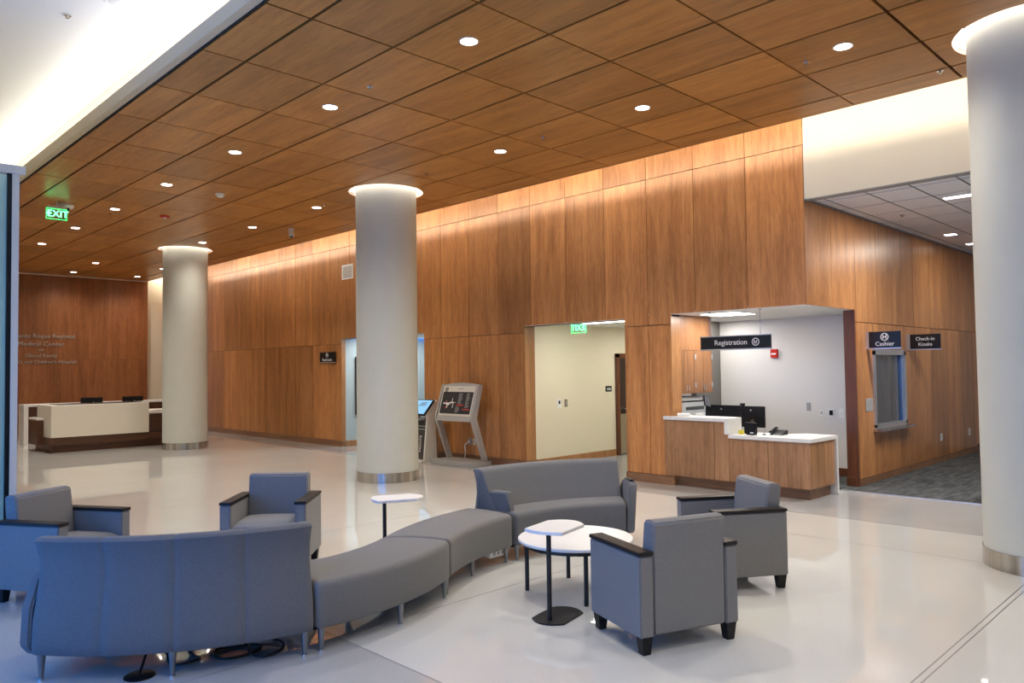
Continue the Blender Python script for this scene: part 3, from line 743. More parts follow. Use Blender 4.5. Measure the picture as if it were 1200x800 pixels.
for a in [(10.58, 10.78, 1.085, 1.105), (10.40, 10.58, 1.01, 1.03), (11.05, 11.08, 1.03, 1.07), (11.06, 11.085, 1.13, 1.16)]: obj('red_bar', slab(NB(), RECT(*a), -.005, -.0018), M_red, t, smooth=0)
bm = NB()
for col0, col1, za, zb in ((10.62, 10.75, 1.12, 1.31), (10.42, 10.53, 1.05, 1.31), (10.66, 10.78, .96, 1.07)):
    z = za
    while z < zb:
        slab(bm, RECT(col0+random.uniform(0, .05), col1, z, z+.006), -.004, -.0015); z += .014
obj('text_lines', bm, mat('display_small_print', (.30, .30, .30), .4), t, smooth=0)
bm = NB(); ring(bm, (0, 0), .03, .042, 0, .004, 28); box(bm, -.006, .006, -.02, .02, 0, .004); box(bm, -.015, .015, -.004, .004, 0, .004)
on_face(bm, hd(11.13, .84), (-1, 0, .29)); obj('emblem', bm, M_black, t, smooth=0)
bm = NB(); slab(bm, RECT(10.65, 10.83, 1.385, 1.40), -.001, .0012); obj('heading', bm, M_gplast, t, smooth=0)
# outlets on the wall behind it and its cord
def wall_plate(name, lab, x, y, z, facing, w_, h_, m, cat, inner=None):
    t = thing(name, lab, cat, (x, y, z))
    f = Vector(facing)
    def bb(wd, ht, d0, d1, dz=0):
        if abs(f.x) > .5: return BX(min(x+f.x*d0, x+f.x*d1), max(x+f.x*d0, x+f.x*d1), y-wd/2, y+wd/2, z-ht/2+dz, z+ht/2+dz)
        return BX(x-wd/2, x+wd/2, min(y+f.y*d0, y+f.y*d1), max(y+f.y*d0, y+f.y*d1), z-ht/2+dz, z+ht/2+dz)
    obj('plate', bb(w_, h_, 0, .008), m, t, .002)
    if inner:
        for nm, wd, ht, dz, d, mm in inner: obj(nm, bb(wd, ht, .008, .008+d, dz), mm, t, .001)
    return t
SOCK = [('socket', .034, .026, .022, .003, M_gplast), ('socket', .034, .026, -.022, .003, M_gplast)]
wall_plate('wall_outlet', 'grey outlet behind the silver map kiosk with a cord plugged in', XW, 10.91, .385, (-1, 0, 0), .075, .12, M_gplast, 'outlet', SOCK)
wall_plate('wall_outlet', 'beige outlet behind the silver map kiosk, right beside the plugged one', XW, 10.795, .385, (-1, 0, 0), .075, .12, M_beige, 'outlet', SOCK)
t = thing('extension_lead', 'white lead hanging from the outlet behind the map kiosk', 'cord', (9.6, 10.9, .012))
obj('cord', tube(NB(), smooth_path([(XW-.05, 10.91, .38), (XW-.07, 10.94, .35), (XW-.06, 11.0, .31), (XW-.07, 10.98, .18), (XW-.075, 11.0, .05), (9.565, 11.01, .012)]), .012, 8), M_plast, t)
obj('plug', BX(XW-.05, XW-.014, 10.89, 10.93, .365, .405), M_plast, t, .004)

t = thing('checkin_kiosk', 'white and dark check-in kiosk with a tilted blue screen, half hidden behind the middle column', 'kiosk', (9.2, 11.9, 0))
obj('base', BX(8.98, 9.5, 11.58, 12.12, 0, .03), M_plast, t, .004)
prof = [(9.08, .03), (9.40, .03), (9.36, .9), (9.42, 1.15), (9.36, 1.17), (9.10, .90), (9.16, .84)]
for y0, y1 in ((11.60, 11.64), (12.06, 12.10)): obj('side_panel', prism(NB(), prof, 'y', y0, y1), M_plast, t, .004)
obj('front_panel', prism(NB(), [(9.10, .05), (9.36, .05), (9.33, .82), (9.18, .82)], 'y', 11.64, 12.06), mat('kiosk_front', (.05, .048, .045), .4), t)
bm = NB()
sm = Matrix.Translation((9.20, 11.85, 1.03)) @ Matrix.Rotation(R(-50), 4, 'Y')
obj('screen_case', box(NB(), -.02, .02, -.27, .27, -.19, .19, Matrix.Translation((9.20, 11.85, 1.02)) @ Matrix.Rotation(R(42), 4, 'Y')), M_black, t, .004)
obj('screen', box(NB(), -.023, -.02, -.25, .25, -.165, .165, Matrix.Translation((9.20, 11.85, 1.02)) @ Matrix.Rotation(R(42), 4, 'Y')), mat('lit_screen', (.1, .2, .3), .2, emit=(.22, .52, .85), estr=.75), t, smooth=0)
bm = NB()
for k in range(4): box(bm, -.0245, -.023, -.16+.03*(k % 2), .02+.02*k, .10-.025*k, .112-.025*k, Matrix.Translation((9.20, 11.85, 1.02)) @ Matrix.Rotation(R(42), 4, 'Y'))
obj('screen_text', bm, mat('screen_ink', (.03, .07, .15), .3), t, smooth=0)
obj('card_slot', BX(9.08, 9.2, 11.70, 11.98, .78, .83), M_gplast, t, .004)
bm = text_bm('ASANTE', .085, 'CENTER', .002, 1.05); bm.transform(Matrix.Rotation(R(90), 4, 'Z'))
obj('lettering', on_face(bm, (9.096, 11.74, .33), (-1, 0, .1)), M_txt, t, smooth=0)
bm = NB()
for z in (.60, .66): box(bm, 9.13, 9.19, 11.66, 12.02, z, z+.014)
obj('front_strip', bm, M_gplast, t)

# picture in the teal corridor
t = thing('framed_picture', 'dark framed picture on the teal corridor wall', 'picture', (10.6, 15.40, 1.4))
bm = NB()
for a in ((10.02, 11.2, .72, .77), (10.02, 11.2, 2.03, 2.08), (10.02, 10.07, .77, 2.03), (11.15, 11.2, .77, 2.03)): box(bm, a[0], a[1], 15.365, 15.399, a[2], a[3])
obj('frame', bm, M_black, t)
pm = mat('picture_print', (.1, .1, .1), .4); grain(pm, ((.03, .06, .05), (.30, .20, .12)), 5, (1, 1, 1))
obj('print', BX(10.07, 11.15, 15.38, 15.398, .77, 2.03), pm, t, smooth=0)

# ------------------------------------------------------------------ hall fittings
t = thing('hall_door', 'dark brown door with a steel kick plate at the end of the hall', 'door', (12.8, 9.43, 0))
bm = NB()
box(bm, 12.22, 12.30, 9.37, 9.46, 0, 2.02); box(bm, 13.22, 13.30, 9.37, 9.46, 0, 2.02); box(bm, 12.22, 13.30, 9.37, 9.46, 1.95, 2.03); obj('frame', bm, M_jamb, t)
obj('leaf', BX(12.31, 13.21, 9.40, 9.425, .01, 1.94), M_door, t)
obj('kick_plate', BX(12.33, 13.19, 9.395, 9.40, .02, .82), mat('kick_plate_metal', (.55, .48, .36), .35, .8), t)
bm = NB(); cyl(bm, (12.42, 9.35, .92), (12.42, 9.40, .92), .012, n=10); box(bm, 12.40, 12.56, 9.34, 9.355, .91, .93); obj('lever_handle', bm, M_chrome, t)
wall_plate('room_sign', 'small black room sign on the cream hall wall beside the dark door', 12.0, 9.43, 1.33, (0, -1, 0), .19, .11, M_sign, 'sign', [('lettering', .11, .014, .012, .002, M_txt), ('lettering', .13, .016, -.015, .002, M_txt)])
wall_plate('card_reader', 'white wall control with dark display on the cream hall wall, left of the pair', 10.53, 9.43, 1.10, (0, -1, 0), .11, .16, M_plast, 'switch', [('display', .05, .06, .02, .003, M_screen)])
wall_plate('switch_plate', 'slim steel switch plate on the cream hall wall, right of the pair', 10.72, 9.43, 1.10, (0, -1, 0), .08, .14, M_steel, 'switch', [('rocker', .03, .07, 0, .004, M_gplast)])
t = thing('ceiling_light', 'long white strip light in the hall ceiling behind the exit sign', 'light', (10.45, 8.1, 2.55))
obj('housing', BX(10.38, 10.56, 7.3, 8.75, 2.535, 2.549), M_plast, t); obj('diffuser', BX(10.40, 10.54, 7.32, 8.73, 2.53, 2.535), M_troff, t)

# ------------------------------------------------------------------ registration counter
X0, YR = 9.618, 4.31
t = thing('registration_counter', 'L-shaped wood registration counter with stepped white top and white end panel', 'counter', (9.9, 5.4, 0))
g = .003
for a, b, zt in ((4.31, 4.89, .745), (4.89, 5.46, .745), (5.46, 5.695, .965), (5.695, 6.52, .965)):
    obj('front_panel', BX(X0, X0+.028, a+g, b-g, .15, zt), M_desk, t, .0015)
for a, b in ((X0+.028, 10.05), (10.05, 10.36)): obj('side_panel', BX(a+g, b-g, YR, YR+.028, .15, .745), M_desk, t, .0015)
bm = NB(); box(bm, X0+.10, X0+.13, YR+.0901, 6.36, 0, .148); box(bm, X0+.10, 10.34, YR+.06, YR+.09, 0, .148); obj('plinth', bm, M_kick, t)
obj('worktop', prism(NB(), [(9.592, 5.46), (9.592, 4.285), (10.38, 4.285), (10.38, 4.75), (10.2, 4.9), (10.2, 5.46)], 'z', .747, .795), M_solid, t, .004)
obj('upper_worktop', prism(NB(), [(9.592, 5.52), (9.98, 5.52), (9.98, 6.365), (9.646, 6.365), (9.646, 6.525), (9.592, 6.525)], 'z', .968, 1.018), M_solid, t, .004)
obj('step_panel', BX(9.592, 9.98, 5.46, 5.52, .797, 1.018), M_solid, t, .004)
obj('end_panel', BX(10.38, 10.43, 4.285, 4.75, 0.006, .795), M_solid, t, .004)
# things on it
t = thing('side_desk', 'white inner desk behind the counter carrying the two black monitors', 'desk', (10.6, 5.7, 0))
obj('top', BX(10.22, 10.78, 5.35, 6.34, .70, .735), M_solid, t, .003)
for x in (10.26, 10.74):
    for y in (5.39, 6.30): obj('leg', BX(x-.02, x+.02, y-.02, y+.02, .006, .699), M_alu, t)
def reg_monitor(y, z, w_, h_, label):
    t = thing('computer_monitor', label, 'monitor', (10.55, y, .735), 0, 'monitors at the registration counter')
    obj('screen_case', BX(10.57, 10.60, y-w_/2, y+w_/2, z, z+h_), M_black, t, .006)
    zb = .7355
    bm = NB(); box(bm, 10.54, 10.569, y-.03, y+.03, zb+.013, z+.12); obj('stand_neck', bm, M_chrome, t, .004)
    bm = NB(); cyl(bm, (10.55, y, zb), (10.55, y, zb+.012), .11, n=28); obj('stand_foot', bm, M_black, t)
    bm = NB(); cyl(bm, (10.566, y+.03, z+h_-.06), (10.57, y+.03, z+h_-.06), .014, n=14); obj('badge', bm, M_gplast, t)
    return t
reg_monitor(6.09, .83, .58, .32, 'black monitor behind the high part of the registration counter, left one')
reg_monitor(5.60, .83, .38, .315, 'black monitor at the step of the registration counter, right one with camera on top')
t = thing('webcam', 'small black camera clipped on top of the right registration monitor', 'webcam', (10.58, 5.76, 1.146))
obj('body', BX(10.555, 10.60, 5.73, 5.80, 1.15, 1.185), M_black, t, .006); bm = NB(); cyl(bm, (10.60, 5.765, 1.168), (10.606, 5.765, 1.168), .011, n=12); obj('lens', bm, M_screen, t)
obj('clip', BX(10.568, 10.602, 5.745, 5.785, 1.1455, 1.15), M_black, t)
t = thing('card_terminal', 'black box terminal on the white worktop beside the step', 'terminal', (9.75, 5.20, .795))
obj('body', BX(9.73, 9.81, 5.13, 5.29, .81, .965), M_black, t, .006)
obj('stand', BX(9.75, 9.83, 5.15, 5.27, .7955, .81), M_black, t, .003)
obj('label', BX(9.728, 9.73, 5.15, 5.20, .82, .835), M_txt, t, smooth=0)
t = thing('desk_phone', 'black desk phone on the low white worktop', 'phone', (9.95, 4.9, .795))
obj('body', prism(NB(), [(9.90, .796), (10.10, .796), (10.10, .86), (9.92, .81)], 'y', 4.83, 5.01), M_black, t, .005)
obj('handset', prism(NB(), [(9.91, .823), (10.11, .877), (10.10, .898), (9.90, .845)], 'y', 4.975, 5.02), M_black, t, .006)
t = thing('pen_stand', 'small dark pen on a stand between the terminal and the phone', 'pen', (9.88, 5.07, .795))
bm = NB(); cyl(bm, (9.88, 5.07, .7955), (9.88, 5.07, .805), .025, n=16); obj('foot', bm, M_black, t)
bm = NB(); cyl(bm, (9.88, 5.07, .806), (9.89, 5.06, .885), .006, n=8); obj('pen', bm, M_gplast, t)
t = thing('sticky_notes', 'yellow note pad on the worktop right beside the white step', 'note pad', (9.8, 5.41, .795))
obj('pad', BX(9.77, 9.83, 5.34, 5.40, .7955, .85), mat('yellow_paper', (.75, .62, .05), .6), t)
t = thing('paper_bundle', 'small rolled white bundle on the left end of the high counter', 'papers', (9.75, 6.3, 1.018))
bm = NB(); cyl(bm, (9.70, 6.34, 1.041), (9.78, 6.18, 1.041), .022, n=16); obj('roll', bm, M_plast, t)
bm = NB(); box(bm, 9.80, 9.93, 6.24, 6.36, 1.0185, 1.034); obj('sheet', bm, M_plast, t, .003)
# cabinets, printer, tablet
t = thing('wall_cabinet', 'wood wall cabinet block with four doors above the printer', 'cabinet', (10.35, 6.6, 1.33))
obj('body', BX(9.91, 10.80, 6.42, 6.9, 1.335, 2.53), M_cab, t)
obj('upper_panel', BX(9.91, 10.80, 6.40, 6.42, 2.0, 2.525), M_cab, t, .001)
for a, b, hx in ((9.91, 10.0, None), (10.0, 10.27, 10.05), (10.27, 10.54, None), (10.54, 10.80, None)):
    d = obj('door', BX(a+.003, b-.003, 6.40, 6.42, 1.34, 1.995), M_cab, t, .001)
for x in (10.03, 10.10, 10.52, 10.575):
    bm = tube(NB(), [(x, 6.40, 1.38), (x, 6.375, 1.385), (x, 6.375, 1.46), (x, 6.40, 1.465)], .005, 6); obj('door_handle', bm, M_chrome, t)
for x, z in ((10.31, 1.90), (10.31, 1.46), (10.795, 1.90), (10.795, 1.46)):
    obj('hinge', BX(x-.012, x+.012, 6.392, 6.40, z-.04, z+.04), M_gplast, t)
t = thing('base_cabinet', 'low counter cabinet carrying the printer behind the registration counter', 'cabinet', (10.4, 6.7, 0))
obj('body', BX(9.92, 10.785, 6.42, 7.08, .007, .86), M_cab, t); obj('worktop', BX(9.915, 10.79, 6.405, 7.09, .86, .90), M_solid, t, .003)
t = thing('printer', 'grey and white office printer under the wood cabinets', 'printer', (10.3, 6.7, .9))
obj('body', BX(9.96, 10.68, 6.45, 6.95, .901, 1.20), M_gplast if 0 else mat('printer_grey', (.42, .43, .44), .45), t, .01)
obj('output_slot', BX(10.10, 10.62, 6.445, 6.46, 1.08, 1.13), mat('printer_slot', (.06, .065, .07), .4), t, .003)
obj('paper_tray', BX(10.35, 10.62, 6.40, 6.45, .91, 1.02), M_plast, t, .006)
obj('tray_window', BX(10.56, 10.64, 6.395, 6.402, .93, 1.02), mat('pale_blue_plastic', (.35, .55, .65), .3), t, .002)
obj('scanner_lid', BX(9.97, 10.60, 6.46, 6.93, 1.22, 1.28), M_plast, t, .01)
obj('scanner_gap', BX(9.98, 10.66, 6.47, 6.93, 1.20, 1.22), M_black, t)
t = thing('tablet', 'small tilted grey tablet on a stand beside the printer', 'tablet', (10.35, 6.2, .735))
obj('case', box(NB(), -.09, .09, -.008, .008, -.085, .085, Matrix.Translation((10.33, 6.22, 1.215)) @ Matrix.Rotation(R(12), 4, 'Y') @ Matrix.Rotation(R(-12), 4, 'X')), M_black, t, .005)
obj('screen', box(NB(), -.078, .078, -.010, -.008, -.073, .073, Matrix.Translation((10.33, 6.22, 1.215)) @ Matrix.Rotation(R(12), 4, 'Y') @ Matrix.Rotation(R(-12), 4, 'X')), mat('tablet_screen', (.09, .09, .10), .35), t, smooth=0)
bm = NB(); cyl(bm, (10.33, 6.24, .745), (10.33, 6.235, 1.15), .012, n=10); cyl(bm, (10.33, 6.24, .735), (10.33, 6.24, .747), .07, n=20); obj('stand', bm, M_black, t)
# alcove wall fittings
t = thing('fire_alarm', 'red fire alarm box with white bar on the alcove wall', 'alarm', (12.1, 5.98, 1.95))
obj('box', BX(12.05, 12.1, 5.92, 6.04, 1.875, 2.02), M_red, t, .005); obj('pull_bar', BX(12.04, 12.05, 5.94, 6.02, 1.925, 1.955), M_plast, t, .003)
wall_plate('thermostat', 'grey steel wall box on the alcove wall, leftmost of four wall plates', 12.1, 5.43, 1.075, (-1, 0, 0), .07, .13, mat('box_grey', (.36, .36, .37), .4), 'thermostat', [('button', .03, .03, .02, .004, M_gplast)])
wall_plate('wall_outlet', 'small outlet on the alcove wall, second of the four wall plates', 12.1, 5.22, .985, (-1, 0, 0), .06, .09, M_plast, 'outlet', [('socket', .03, .05, 0, .003, M_gplast)])
wall_plate('card_reader', 'white wall unit with black square on the alcove wall, third plate', 12.1, 5.065, .985, (-1, 0, 0), .095, .14, M_plast, 'reader', [('lens_square', .055, .075, .005, .006, M_screen)])
wall_plate('blank_plate', 'plain white plate on the alcove wall next to the dark jamb', 12.1, 4.90, .985, (-1, 0, 0), .085, .15, M_plast, 'plate', [('screw', .012, .012, 0, .002, M_gplast)])
t = thing('ceiling_light', 'bright rectangular panel light in the registration alcove ceiling', 'light', (10.5, 6.0, 2.53))
obj('frame', BX(9.98, 10.64, 5.50, 6.15, 2.522, 2.5298), M_plast, t); obj('diffuser', BX(10.02, 10.60, 5.54, 6.11, 2.517, 2.522), M_troff, t)
area('alcove_fill', (11.5, 6.65, 2.51), (0, 0, 0), .5, .5, 11, (1, .97, .92))  # added fill without a fitting, brightens the back wall beside the cabinet
area('alcove_panel_lamp', (10.31, 5.82, 2.51), (0, 0, 0), .56, .56, 24, (1, .97, .92))

# cashier window
t = thing('service_window', 'metal-framed cashier window with a narrow sill in the corridor wall', 'window', (12.5, YC, .8))
bm = NB(); x0, x1, z0, z1 = WIN; f = .06
for a in ((x0-.02, x0+f, z0, z1), (x1-f, x1+.02, z0, z1), (x0-.02, x1+.02, z1-f, z1+.02), (x0-.02, x1+.02, z0-.02, z0+.04)): box(bm, a[0], a[1], YC-.02, YC+.16, a[2], a[3])
obj('frame', bm, M_alu, t)
obj('glass_pane', BX(x0+f, x1-f, YC+.05, YC+.056, z0+.04, z1-f), M_clear, t, smooth=0)
obj('sill', BX(x0-.06, x1+.08, YC-.12, YC+.16, z0-.055, z0-.02), M_steel, t, .003)
obj('mullion', BX(12.62, 12.66, YC+.06, YC+.12, z0+.04, z1-f), M_alu, t)
obj('blue_edge', BX(x1-f-.05, x1-f, YC+.03, YC+.12, z0+.04, z1-f), M_blue, t)
wall_plate('notice_plate', 'grey square notice plate on the wood wall beside the cashier window', 11.66, YC, 1.15, (0, -1, 0), .27, .19, mat('notice_grey', (.40, .40, .39), .4), 'sign', [('lettering', .16, .012, .05, .001, M_gplast), ('lettering', .12, .012, .02, .001, M_gplast)])
wall_plate('wall_outlet', 'white outlet low on the corridor wall, nearer the cashier window', 14.95, YC, .44, (0, -1, 0), .11, .13, M_plast, 'outlet', SOCK)
wall_plate('wall_outlet', 'white outlet low on the corridor wall, farther down the corridor', 16.67, YC, .42, (0, -1, 0), .11, .13, M_plast, 'outlet', SOCK)
# corridor ceiling fittings
t = thing('ceiling_light', 'long bright strip light in the grey tiled corridor ceiling', 'light', (11.0, 2.6, 3.9))
obj('diffuser', BX(10.98, 11.10, 1.9, 3.06, 3.897, 3.902), M_trofb, t); obj('housing', BX(10.96, 11.12, 1.88, 3.08, 3.902, 3.906), M_plast, t)
for x, y, lb in ((14.2, 3.86, 'small square light in the tiled corridor ceiling, nearer one of two'), (15.6, 3.9, 'small square light in the tiled corridor ceiling, farther one beside the vent')):
    t = thing('ceiling_light', lb, 'light', (x, y, 3.9), 0, 'small lights in the corridor ceiling')
    obj('trim', BX(x-.10, x+.10, y-.10, y+.10, 3.899, 3.904), M_plast, t); obj('lens', BX(x-.08, x+.08, y-.08, y+.08, 3.895, 3.899), M_trofb, t)
t = thing('ceiling_vent', 'dark slot vent in the tiled corridor ceiling near the far light', 'vent', (15.9, 3.55, 3.9))
obj('frame', BX(15.65, 15.95, 3.2, 3.75, 3.898, 3.904), M_tgrid, t)
for k in range(3): obj('slot', BX(15.69+.08*k, 15.74+.08*k, 3.22, 3.73, 3.894, 3.898), M_dark, t)
area('corridor_lamp_near', (11.04, 2.5, 3.88), (0, 0, 0), .15, 1.2, 90, (.96, .96, 1))
area('corridor_lamp_far', (14.8, 3.0, 3.88), (0, 0, 0), .4, .4, 30, LED)
t = thing('waste_bin', 'dark bin edge peeking out from behind the corridor column', 'bin', (11.1, 2.6, .006))
bm = lathe(NB(), [(.17, .006), (.19, .66), (.19, .70)], (11.05, 2.575), 28); obj('body', bm, M_black, t)
obj('rim', ring(NB(), (11.05, 2.575), .17, .2, .70, .72, 28), M_black, t)

# ------------------------------------------------------------------ curved sofas and benches
A, B = (2.75, 6.2), (5.07, 2.70)
def rprof(r0, r1, z0, z1, rad, crown=0.0, n=5):
    """cross-section with rounded upper edges; r0 < r1"""
    p = [(r0+.012, z0), (r1-.012, z0), (r1, z0+.012)]
    for k in range(n+1):
        a = PI/2*k/n; p.append((r1-rad+rad*math.cos(a), z1-rad+rad*math.sin(a)))
    if crown: p += [((r0+r1)/2+ (r1-r0)*.22, z1+crown*.8), ((r0+r1)/2, z1+crown), ((r0+r1)/2-(r1-r0)*.22, z1+crown*.8)]
    for k in range(n+1):
        a = PI/2+PI/2*k/n; p.append((r0+rad+rad*math.cos(a), z1-rad+rad*math.sin(a)))
    p.append((r0, z0+.012))
    return p
def pol(c, r, a, z=0): return (c[0]+r*math.cos(R(a)), c[1]+r*math.sin(R(a)), z)
def legs(t, c, spots):
    for r, a in spots:
        x, y, _ = pol(c, r, a)
        bm = NB(); cyl(bm, (x, y, .012), (x, y, .15), .013, .024, 16)
        lg = obj('leg', bm, M_leg, t)
        bm = NB(); cyl(bm, (x, y, 0), (x, y, .012), .017, n=14); obj('foot_glide', bm, M_chrome, lg)
def bench(name, label, c, ri, ro, a0, a1, seams):
    t = thing(name, label, 'bench', pol(c, (ri+ro)/2, (a0+a1)/2), 0, 'curved benches of the seating run')
    obj('seat', arc_sweep(c, rprof(ri, ro, .15, .44, .045, .012), arc_rings(a0, a1, 26, (ri+ro)/2, .022, seams)), M_fabs, t, smooth=50)
    obj('base_rail', arc_sweep(c, [(ri+.05, .135), (ro-.05, .135), (ro-.05, .152), (ri+.05, .152)], [(a0+(a1-a0)*k/12, 0) for k in range(13)]), M_black, t)
    e = math.degrees(.045/ro)*(1 if a1 > a0 else -1)
    legs(t, c, [(ro-.035, a0+e), (ri+.05, a0+e), (ro-.035, (a0+a1)/2), (ri+.05, (a0+a1)/2), (ro-.035, a1-e), (ri+.05, a1-e)])
    return t
RA, RAI, RB, RBI = 1.95, 1.37, 2.82, 2.25
bench('curved_bench', 'curved grey backless bench joined to the blue-backed curved sofa', A, RAI, RA, 262.3, 303.2, ())
bench('curved_bench', 'curved grey backless bench joined to the sofa facing the round table', B, RBI, RB, 123.3, 95.2, ())

def sofa(label, c, r_seat, r_back, a0, a1, outside_back, arm_tall, arm_low, seams, fab, cat='sofa'):
    """arc sofa; the back stands on the outer radius. a0..a1 the span; arm_tall/arm_low = angle ends"""
    t = thing('curved_sofa', label, cat, pol(c, (r_seat+r_back)/2, (a0+a1)/2), 0, 'curved sofas of the seating run')
    ri, ro = r_seat, r_back
    obj('seat', arc_sweep(c, rprof(ri, ro-.10, .15, .44, .05, .015), arc_rings(a0, a1, 26, (ri+ro)/2, .02)), M_fabd, t, smooth=50)
    # back: outer face bows in at mid height, flares out at the top
    out = [(ro-.012, .145), (ro, .16), (ro+.004, .22), (ro-.005, .34), (ro-.035, .48), (ro-.05, .58), (ro-.045, .68), (ro-.02, .765), (ro-.008, .79)]
    top = [(ro-.02, .806), (ro-.045, .812), (ro-.10, .806), (ro-.125, .79)]
    inn_ = [(ro-.14, .765), (ro-.185, .66), (ro-.24, .54), (ro-.29, .45), (ro-.31, .40), (ro-.10, .36), (ro-.10, .145)]
    obj('backrest', arc_sweep(c, out+top+inn_, arc_rings(a0, a1, 30, ro, .014, seams)), fab, t, smooth=50)
    sg = 1 if a1 > a0 else -1
    obj('base_rail', arc_sweep(c, [(ri+.06, .13), (ro-.06, .13), (ro-.06, .152), (ri+.06, .152)], [(a0+(a1-a0)*k/12, 0) for k in range(13)]), M_black, t)
    # tall arm: upholstered slab outside the end
    def arm(at, sgn, tall):
        ca, sa = math.cos(R(at)), math.sin(R(at)); tx, ty = -sa*sgn, ca*sgn     # outward tangent
        if tall: prof = [(ri-.01, .16), (ri+.02, .13), (ro-.05, .13), (ro+.01, .2), (ro-.02, .40), (ro-.10, .56), (ro-.20, .615), (ri+.10, .635), (ri+.03, .62), (ri-.005, .58)]; d0, d1 = .003, .078
        else: prof = [(ro-.46, .43), (ro-.10, .43), (ro-.14, .50), (ro-.22, .615), (ro-.43, .62)]; d0, d1 = -.085, -.004
        bm = NB(); P = lambda p, d: (c[0]+p[0]*ca+tx*d, c[1]+p[0]*sa+ty*d, p[1])
        # a slightly bowed slab: three layers
        lay = [(d0, 1), ((d0+d1)/2, 1), (d1, .985 if tall else .99)]
        mz = sum(p[1] for p in prof)/len(prof); mr = sum(p[0] for p in prof)/len(prof)
        L = [[bm.verts.new(P((mr+(p[0]-mr)*s, mz+(p[1]-mz)*s), d + (.03*max(0, (p[1]-.2))/.4 if tall else 0))) for p in prof] for d, s in lay]
        n = len(prof)
        for a_, b_ in zip(L, L[1:]):
            for i in range(n): bm.faces.new((a_[i], a_[(i+1) % n], b_[(i+1) % n], b_[i]))
        bm.faces.new(L[0][::-1]); bm.faces.new(L[-1])
        ar = obj('armrest' if tall else 'low_armrest', bm, fab, t, .012, 3, smooth=50)
        if tall:
            bm = NB(); q = [(ri+.05, .64), (ro-.24, .625), (ro-.24, .632), (ri+.05, .648)]
            L = [[bm.verts.new(P(p, d)) for p in q] for d in (.045, .095)]
            for i in range(4): bm.faces.new((L[0][i], L[0][(i+1) % 4], L[1][(i+1) % 4], L[1][i]))
            bm.faces.new(L[0][::-1]); bm.faces.new(L[1]); obj('arm_cap', bm, M_cap, ar)
    if arm_tall is not None: arm(arm_tall[0], arm_tall[1], True)
    if arm_low is not None: arm(arm_low[0], arm_low[1], False)
    e = math.degrees(.05/ro)*sg
    legs(t, c, [(ro-.025, a0+e), (ri+.04, a0+e), (ro-.025, (a0+a1)/2), (ri+.04, (a0+a1)/2), (ro-.025, a1-e), (ri+.04, a1-e)])
    return t
sofa('long curved sofa seen from behind, its bowed blue-grey back to the camera', A, 1.30, RA, 214.2, 261.8, True, (214.2, -1), (261.8, 1), (226.5, 238.2, 249.8), M_fabd)
sofa('curved grey sofa facing the round white table', (5.05, 3.45), 1.48, 2.03, 95.6, 48.0, True, (48.0, -1), (95.6, 1), (), M_fabd)

# ------------------------------------------------------------------ armchairs
def armchair():
    t = thing('armchair', '', 'armchair')
    for s in (1, -1):
        y0, y1 = (.275, .37) if s > 0 else (-.37, -.275)
        ar = obj('armrest', BX(-.305, .305, y0, y1, .107, .60), M_fab, t, .008)
        cp = obj('arm_cap', BX(-.307, .309, y0-.004, y1+.004, .600, .625), M_cap, ar, .004)
    obj('base_panel', BX(-.25, .27, -.273, .273, .112, .33), M_fab, t, .006)
    # seat cushion, crowned
    bm = NB(); n = 8; g = []
    for i in range(n+1):
        row = []
        for j in range(n+1):
            u, v = i/n, j/n; x = -.19+.485*u; y = -.272+.544*v
            z = .43+.022*(1-(2*v-1)**4)*(1-(2*u-1)**4) - .03*max(0, u-.85)/.15
            row.append(bm.verts.new((x, y, z)))
        g.append(row)
    lo = [[bm.verts.new((v.co.x, v.co.y, .325)) for v in row] for row in (g[0], g[-1])]
    for i in range(n):
        for j in range(n): bm.faces.new((g[i][j], g[i+1][j], g[i+1][j+1], g[i][j+1]))
    for row, l in ((g[0], lo[0]), (g[-1], lo[1])):
        for j in range(n): bm.faces.new((row[j], row[j+1], l[j+1], l[j]))
    for j in (0, n):
        bm.faces.new([g[i][j] for i in range(n+1)] + [lo[1][j], lo[0][j]])
    bm.faces.new(lo[0]+lo[1][::-1])
    obj('seat', bm, M_fabb if 0 else M_fab, t, .012, 2, smooth=50)
    prof = [(-.300, .112), (-.19, .112), (-.155, .42), (-.20, .79), (-.225, .806), (-.30, .806), (-.318, .79), (-.302, .60)]
    bm = prism(NB(), prof, 'y', -.272, .272); obj('backrest', bm, M_fab, t, .018, 3, smooth=50)
    for x in (-.262, .262):
        for y in (-.318, .318):
            bm = NB(); w0, w1 = .026, .037
            a = [bm.verts.new((x+sx*w0, y+sy*w0, 0)) for sx, sy in ((-1, -1), (1, -1), (1, 1), (-1, 1))]
            b = [bm.verts.new((x+sx*w1, y+sy*w1, .109)) for sx, sy in ((-1, -1), (1, -1), (1, 1), (-1, 1))]
            bm.faces.new(a[::-1]); bm.faces.new(b)
            for i in range(4): bm.faces.new((a[i], a[(i+1) % 4], b[(i+1) % 4], b[i]))
            obj('leg', bm, M_black, t)
    return t
ch0 = armchair()
spots = [(4.27, 2.935, 69, 'grey armchair seen from behind, nearest the camera, by the round table'),
         (5.734, 3.267, 146, 'grey armchair side-on in front of the registration counter'),
         (3.337, 6.483, 227, 'grey armchair facing the camera behind the bowed sofa'),
         (1.79, 6.98, -59, 'grey armchair cut off by the left picture edge, near the teal glass')]
for k, (x, y, a, lb) in enumerate(spots):
    o = ch0 if k == 0 else copy_tree(ch0)
    o.location = (x, y, 0); o.rotation_euler = (0, 0, R(a)); o['label'] = lb; o['group'] = 'armchairs round the seating run'

